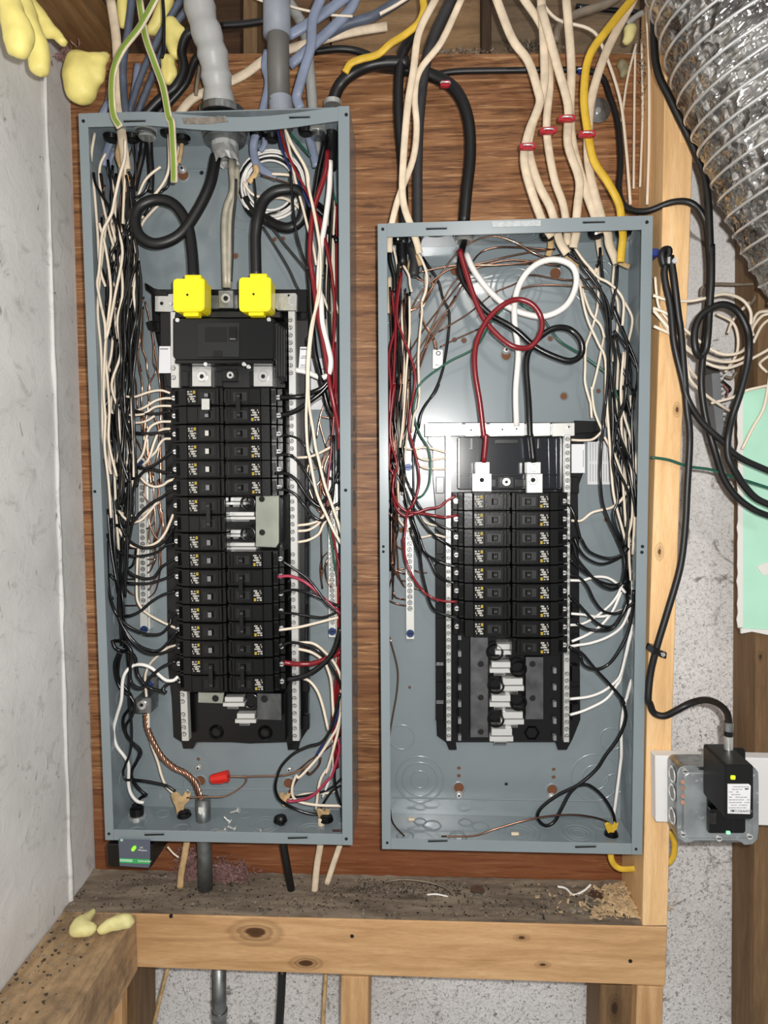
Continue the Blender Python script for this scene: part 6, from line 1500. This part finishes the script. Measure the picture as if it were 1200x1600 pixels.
for y in (1222, 1232, 1244, 1254): b.disc(1067, y, 3.6, -.0664, mat('copper_spatter', (170, 130, 110), .6, noise=.4, nscale=200), .0006)
b.build('punch_mark', t)
t = thing('power_adapter', 'black plug-in power adapter with white label on the junction box', 'power adapter')
MB().pp(rr(1106, 1170, 1165, 1302, 4), -.070, -.066, 'black_plastic').pp(rr(1108, 1264, 1147, 1302, 4), -.078, -.0705, 'black_plastic').build('base', t, bevel=.0012)
MB().pp(rr(1133, 1195, 1177, 1280, 4), -.128, -.070, 'black_plastic_matt').build('body', t, bevel=.002, seg=2)
b = MB().pp([(1137, 1225), (1170, 1225), (1173, 1228), (1172, 1272), (1137, 1271)], -.1286, -.128, 'label_white'); lb_ = b.build('label_plate', t, label='small white printed label')
b = MB(); rg = random.Random(2)
for r_ in range(9):
    x = 1139
    while x < 1168:
        w = rg.uniform(1.5, 5)
        if rg.random() < .75: b.pb(x, 1229+r_*4.1, x+w, 1229.9+r_*4.1, -.1289, -.1286, 'print_grey')
        x += w+1
b.pb(1164, 1232, 1170, 1233.2, -.1290, -.1286, 'print_black'); b.disc(1145.5, 1267, 1.8, -.1290, 'print_black', .0004)
b.build('fine_print', lb_)
text('COMMSCOPE', 'brand_lettering', lb_, U(1158, 1267, -.1290), .0042, 'print_grey', rotz=math.pi, ext=.0002)
MB().pp(rr(1142, 1212, 1149, 1218, 1.2), -.1288, -.127, 'led_lime').build('indicator_light', t)
b = MB()
for i in range(9): b.pb(1133.5, 1230+i*3.2, 1137, 1231.6+i*3.2, -.1282, -.126, 'dark_hole')
b.build('vent_slot', t)
MB().pp(rr(1135, 1299, 1141.5, 1304, 1.5), -.0795, -.077, mat('led_mint', (150, 230, 180), .4, emit=((150, 235, 180), .6))).build('indicator_light', t)
b = MB().pp([(1107, 1271), (1119, 1269), (1119, 1288), (1108, 1287)], -.0786, -.0779, mat('scuffed_black', (40, 38, 36), .5, noise=.8, nscale=400)); b.build('rating_patch', t)
t = thing('coaxial_plug', 'silver coaxial plug screwed into the top of the black adapter', 'plug')
Yc = -.045
for nm_, ya, yb, r_, m_ in (('ferrule', 1128, 1142, 7.5, 'dull_zinc'), ('grip_band', 1142, 1150, 6.8, 'black_plastic'), ('threaded_nut', 1150, 1176, 6.6, 'zinc')):
    Yq = -.090 if nm_ == 'threaded_nut' else (-.085 if nm_ == 'grip_band' else -.08)
    c0 = U(1138.5, ya, -.085); c1 = U(1138, yb, -.085); MB().cyl(c0, c1, r_*S(-.085), m_, n=16).build(nm_, t, bevel=.0004)
for o in col.objects:
    if 'coaxial plug' in (o.get('label') or '') and 'clipped' in o['label']:
        for v in o.data.vertices:      # carry the last bend of the cable forward to the plug
            zt0, zt1 = U(1060, 1110, 0).z, U(1138, 1128, 0).z; xt0, xt1 = U(1060, 1110, 0).x, U(1138, 1130, 0).x
            f = (v.co.x-xt0)/(xt1-xt0)
            if f > 0 and v.co.z < U(1050, 1085, 0).z:
                f = min(1, f)**1.4; dy = -.073*f; k = (v.co.y+dy-CAM.y)/(v.co.y-CAM.y); v.co = CAM+(v.co-CAM)*k
# surge device under the tall panel
t = thing('surge_protector', 'black surge protection module with green light under the tall panel', 'surge protector')
MB().pp([(166, 1319), (238, 1320), (238, 1353), (234, 1357), (172, 1355), (168, 1352)], -.004, .062, 'black_plastic_matt').build('housing', t, bevel=.0012)
MB().pp([(185, 1312), (234.5, 1313), (234.5, 1351), (232, 1356), (187, 1353)], -.0050, -.004, 'surge_face').build('face_plate', t)
b = MB().pp([(187, 1341), (234, 1343), (234, 1350), (187, 1348)], -.0055, -.005, 'surge_green'); sg = b.build('green_strip', t)
MB().pp([(187, 1342), (207, 1343), (207, 1347), (187, 1346)], -.0058, -.0054, 'surge_pale').build('pale_tab', sg)
text('Schneider', 'strip_lettering', sg, U(226, 1345.6, -.0057), .0050, 'board_white', ext=.0001)
MB().pp([(205, 1327), (208, 1323), (211.5, 1323), (212, 1326), (209, 1330), (206, 1330)], -.0068, -.005, 'led_green').build('indicator_light', t)
MB().pb(188, 1311, 192, 1314.5, -.0055, -.005, 'surge_pale').build('corner_mark', t)
text('OK', 'status_lettering', t, U(221, 1324.5, -.0052), .0034, 'board_white', ext=.0001); text('Replace', 'status_lettering', t, U(224, 1328.6, -.0052), .0034, 'board_white', ext=.0001)
MB().disc(216.8, 1328, 1, -.0054, 'board_white', .0003).build('status_dot', t)

# ------------------------------------------------------------------ foam, wool, debris
def foam(drips, label, m='foam', vox=.004):
    b = MB()
    for d_ in drips:
        pts_ = catmull([U(x, y, Y) for x, y, Y, r_ in d_], 6); rs = []
        for i in range(len(pts_)):
            f = i/6; k = min(int(f), len(d_)-2); g = f-k; rs.append((d_[k][3]+(d_[k+1][3]-d_[k][3])*g)*S(d_[0][2]))
        # rounded ends
        e0 = pts_[0]-(pts_[1]-pts_[0]).normalized()*rs[0]*.7; e1 = pts_[-1]+(pts_[-1]-pts_[-2]).normalized()*rs[-1]*.7
        P2 = [e0, e0.lerp(pts_[0], .4)]+pts_+[pts_[-1].lerp(e1, .6), e1]; R2 = [rs[0]*.15, rs[0]*.75]+rs+[rs[-1]*.75, rs[-1]*.15]
        b.tube(P2, R2, m, n=14)
    o_ = b.build('spray_foam', smooth=True)
    md = o_.modifiers.new('remesh', 'REMESH'); md.mode = 'VOXEL'; md.voxel_size = vox; md.use_smooth_shade = True
    ms = o_.modifiers.new('smooth', 'SMOOTH'); ms.iterations = 5
    tx = bpy.data.textures.new('f', 'CLOUDS'); tx.noise_scale = .03
    dm_ = o_.modifiers.new('d', 'DISPLACE'); dm_.texture = tx; dm_.strength = .007; dm_.texture_coords = 'GLOBAL'
    return tag(o_, label, 'spray foam')
foam([[(5, -30, -.18, 17), (20, 20, -.18, 19), (34, 55, -.18, 20), (30, 78, -.18, 18)], [(10, 20, -.18, 12), (20, 60, -.18, 14), (24, 80, -.18, 13)]], 'large yellow foam drip at the far top left corner')
foam([[(25, -30, -.12, 14), (42, 30, -.12, 17), (58, 70, -.12, 16), (62, 108, -.12, 15)]], 'long yellow foam drip second from the left')
foam([[(45, 5, -.08, 12), (66, 30, -.08, 11), (78, 48, -.08, 10)], [(78, 45, -.08, 9), (92, 56, -.08, 8), (98, 66, -.08, 9)], [(72, 50, -.08, 6), (74, 60, -.08, 4)]], 'ragged yellow foam lump between the drips and the hanging lobe')
foam([[(128, 96, .02, 22), (128, 120, .02, 27), (127, 148, .02, 22)], [(150, 95, .02, 14), (160, 92, .02, 10), (168, 86, .03, 6)], [(150, 110, .02, 16), (155, 125, .02, 9)]], 'big rounded yellow foam lobe hanging above the tall panel corner')
foam([[(190, -20, .06, 10), (192, 20, .06, 9), (190, 44, .06, 5)]], 'narrow yellow foam drip between the cream and blue cables')
foam([[(262, -20, .06, 10), (258, 15, .06, 12), (240, 44, .06, 9), (232, 50, .06, 7)]], 'small yellow foam lump behind the green-striped cable', vox=.003)
foam([[(270, 35, .055, 12), (268, 60, .055, 12), (276, 85, .055, 8)], [(285, 45, .055, 8), (276, 60, .055, 8)], [(262, 95, .05, 12), (262, 118, .05, 11), (264, 130, .05, 7)], [(270, 110, .05, 8), (274, 120, .05, 6)]], 'yellow foam drip left of the wrapped service cable', vox=.003)
foam([[(984, 44, .07, 9), (982, 58, .07, 8), (978, 66, .07, 6)]], 'small pale foam lump at the upper right of the plywood', 'foam_pale', .003)
foam([[(968, 100, .08, 8), (975, 108, .08, 9), (972, 118, .08, 6)]], 'grey-yellow foam scrap beside the thin white wires', mat('foam_dirty', (150, 140, 108), .8, noise=.4, nscale=90) and 'foam_dirty', .003)
zt_ = U(160, 1440, -.02)
foam([[(120, 1454, -.052, 15), (122, 1444, -.046, 14), (136, 1434, -.034, 10), (147, 1424, -.02, 7)], [(122, 1450, -.05, 16), (146, 1452, -.05, 11)]], 'forked yellow foam blob on the left corner of the beams', 'foam_pale')
foam([[(156, 1454, -.05, 10), (178, 1444, -.043, 13), (202, 1438, -.038, 13)]], 'sausage-shaped yellow foam blob on the left corner of the beams', 'foam_pale')
def tuft(px, py, w, h, Y, n, m, label, seed, kind='stuff', nm='insulation_tuft', cat='insulation', th=.0005, ln=(.004, .012)):
    b = MB(); rg_ = random.Random(seed)
    for i in range(n):
        x = px+rg_.gauss(0, w/2.6); y = py+rg_.gauss(0, h/2.6); p = U(x, y, Y+rg_.uniform(-.012, .004)); L_ = rg_.uniform(*ln)
        d_ = Vector((rg_.uniform(-1, 1), rg_.uniform(-.5, .3), rg_.uniform(-.8, 1))).normalized(); d2 = Vector((rg_.uniform(-1, 1), rg_.uniform(-1, 1), rg_.uniform(-1, 1))).normalized()
        a_, c_ = p, p+d_*L_; e_ = p+d_*L_*.5+d2*L_*.25
        o_ = len(b.v); k = b.mi(m if isinstance(m, str) else rg_.choice(m)); b.v += [tuple(a_), tuple(e_), tuple(c_), tuple(a_+d2.cross(d_)*th*2)]
        b.f += [(o_, o_+1, o_+2), (o_, o_+1, o_+3), (o_+1, o_+2, o_+3), (o_, o_+2, o_+3)]; b.m += [k]*4
    return tag(b.build(nm), label, cat, kind=kind)
tuft(296, 1358, 22, 36, .08, 1000, 'pink_wool', 'pinkish insulation tuft left of the conduit under the tall panel', 1)
tuft(350, 1366, 50, 24, .08, 1500, 'pink_wool', 'pinkish insulation tuft right of the conduit under the tall panel', 2)
tuft(105, 86, 22, 16, .03, 160, 'pink_wool', 'pinkish insulation tuft above the hanging foam lobe', 3)
tuft(243, 55, 14, 26, .085, 120, 'pink_wool', 'pinkish insulation tuft behind the blue cables at the top', 4)
zl = U(600, 1437, 0).z
def scatter(n, x0_, x1_, y0_, y1_, mats_, label, seed, size=(.0015, .005), nm='debris', cat='debris', gx=None):
    b = MB(); rg_ = random.Random(seed); lev = zl+.002
    for i in range(n):
        px = rg_.uniform(x0_, x1_) if gx is None else rg_.gauss(*gx); py = rg_.uniform(y0_, y1_); X = U(px, 1437, 0).x; Y = max(.003, min(.09, (1440-py)/70*.092)); 
        X = U(px, py, Y).x; zz = lev+rg_.uniform(0, .002)+ (0 if gx is None else max(0, .012-abs(px-gx[0])*.0003)*rg_.random()); s_ = rg_.uniform(*size); a_ = rg_.uniform(0, 3.14); c, s2 = math.cos(a_), math.sin(a_)
        l_, w_ = s_, s_*rg_.uniform(.25, .7); hgt = s_*rg_.uniform(.15, .5); tl = rg_.uniform(-.4, .4)
        base_ = [(-l_, -w_), (l_, -w_*.6), (l_*.8, w_), (-l_*.7, w_*.8)]
        top_ = [Vector((X+x*c-y*s2, Y+x*s2+y*c, zz+hgt+x*tl)) for x, y in base_]; bot_ = [v-Vector((0, 0, hgt)) for v in top_]
        b.prism(top_, bot_, rg_.choice(mats_))
    return tag(b.build(nm, recalc=False), label, cat, kind='stuff')
scatter(1500, 160, 1030, 1374, 1436, ['debris', 'debris', 'debris_light', 'dark_hole', 'w_dirty'], 'dark grit and crumbs strewn over the long ledge', 5, (.0006, .0022))
scatter(500, 560, 720, 1374, 1400, ['debris', 'debris_light', 'debris'], 'heap of crumbs at the back of the ledge between the panels', 6, (.0007, .002))
scatter(520, 900, 1030, 1378, 1432, ['chips'], 'pale wood shavings piled at the right end of the ledge', 7, (.002, .0055), 'wood_shavings', 'wood shavings', (978, 26))
scatter(90, 840, 1000, 1376, 1425, ['chips', 'debris_light'], 'scattered wood shavings left of the pile', 8, (.0015, .004), 'wood_shavings', 'wood shavings')
b = MB(); rg = random.Random(12)
for i in range(260):
    X = XW(zl)+.004+rg.random()**1.6*.07; Y = rg.uniform(-.4, .05); s_ = rg.uniform(.0006, .0020)
    if X > pr.x-.002: continue
    b.prism([Vector((X-s_, Y, pr.z+s_)), Vector((X+s_, Y+s_, pr.z+s_)), Vector((X+s_, Y-s_, pr.z+.8*s_))], [Vector((X-s_, Y, pr.z)), Vector((X+s_, Y+s_, pr.z)), Vector((X+s_, Y-s_, pr.z))], rg.choice(['debris', 'debris', 'debris_light']))
tag(b.build('debris', recalc=False), 'dark crumbs on the dirty short beam along the wall', 'debris', kind='stuff')
for x, y, lb in ((746, 1389, 'middle'), (932, 1393, 'right, beside the white wire scrap')):
    t = MB(); c = U(x, y, (1440-y)/70*.09); c.z = zl+.003; t.cyl(c, c+Vector((0, 0, .0016)), .011, 'dull_zinc', n=20); tag(t.build('knockout_disc', bevel=.0003), 'grey metal knockout disc lying on the ledge, '+lb, 'metal disc', 'knockout discs on the ledge')
for x, y, w in ((805, 1304, 6), (643, 1281, 5)): tag(MB().pb(x-w, y-2, x+w, y+2, .03, .034, 'w_jacket').build('jacket_scrap', bevel=.0006), 'scrap of cream cable jacket on the bottom of the short panel, '+('middle' if x > 700 else 'far left'), 'scrap')
tuft(830, 72, 60, 10, .088, 200, ['debris', 'debris_light', 'dark_hole'], 'dusty lint along the plywood top edge behind the cream cables', 9, nm='lint', cat='lint', ln=(.002, .008))
tuft(700, 80, 90, 6, .086, 240, ['debris', 'debris_light', 'w_dirty'], 'dusty lint along the plywood top edge above the gap of the panels', 10, nm='lint', cat='lint', ln=(.002, .007))
tuft(1005, 110, 10, 80, .07, 160, ['debris', 'debris_light'], 'dirty spatter along the side of the pine stud', 13, nm='lint', cat='lint', ln=(.002, .006))

# put every empty at the foot of its own parts
bpy.context.view_layer.update()
for o in [o for o in col.objects if o.type == 'EMPTY' and o.location.length < 1e-6 and o.children]:
    lo = Vector((1e9,)*3); hi = Vector((-1e9,)*3)
    for ch in o.children:
        for c in ch.bound_box:
            w_ = ch.matrix_world @ Vector(c)
            for k in range(3): lo[k] = min(lo[k], w_[k]); hi[k] = max(hi[k], w_[k])
    loc = Vector(((lo.x+hi.x)/2, hi.y if o.name.startswith('breaker_cabinet') else (lo.y+hi.y)/2, lo.z)); o.location = loc
    for ch in o.children: ch.location = ch.location-loc
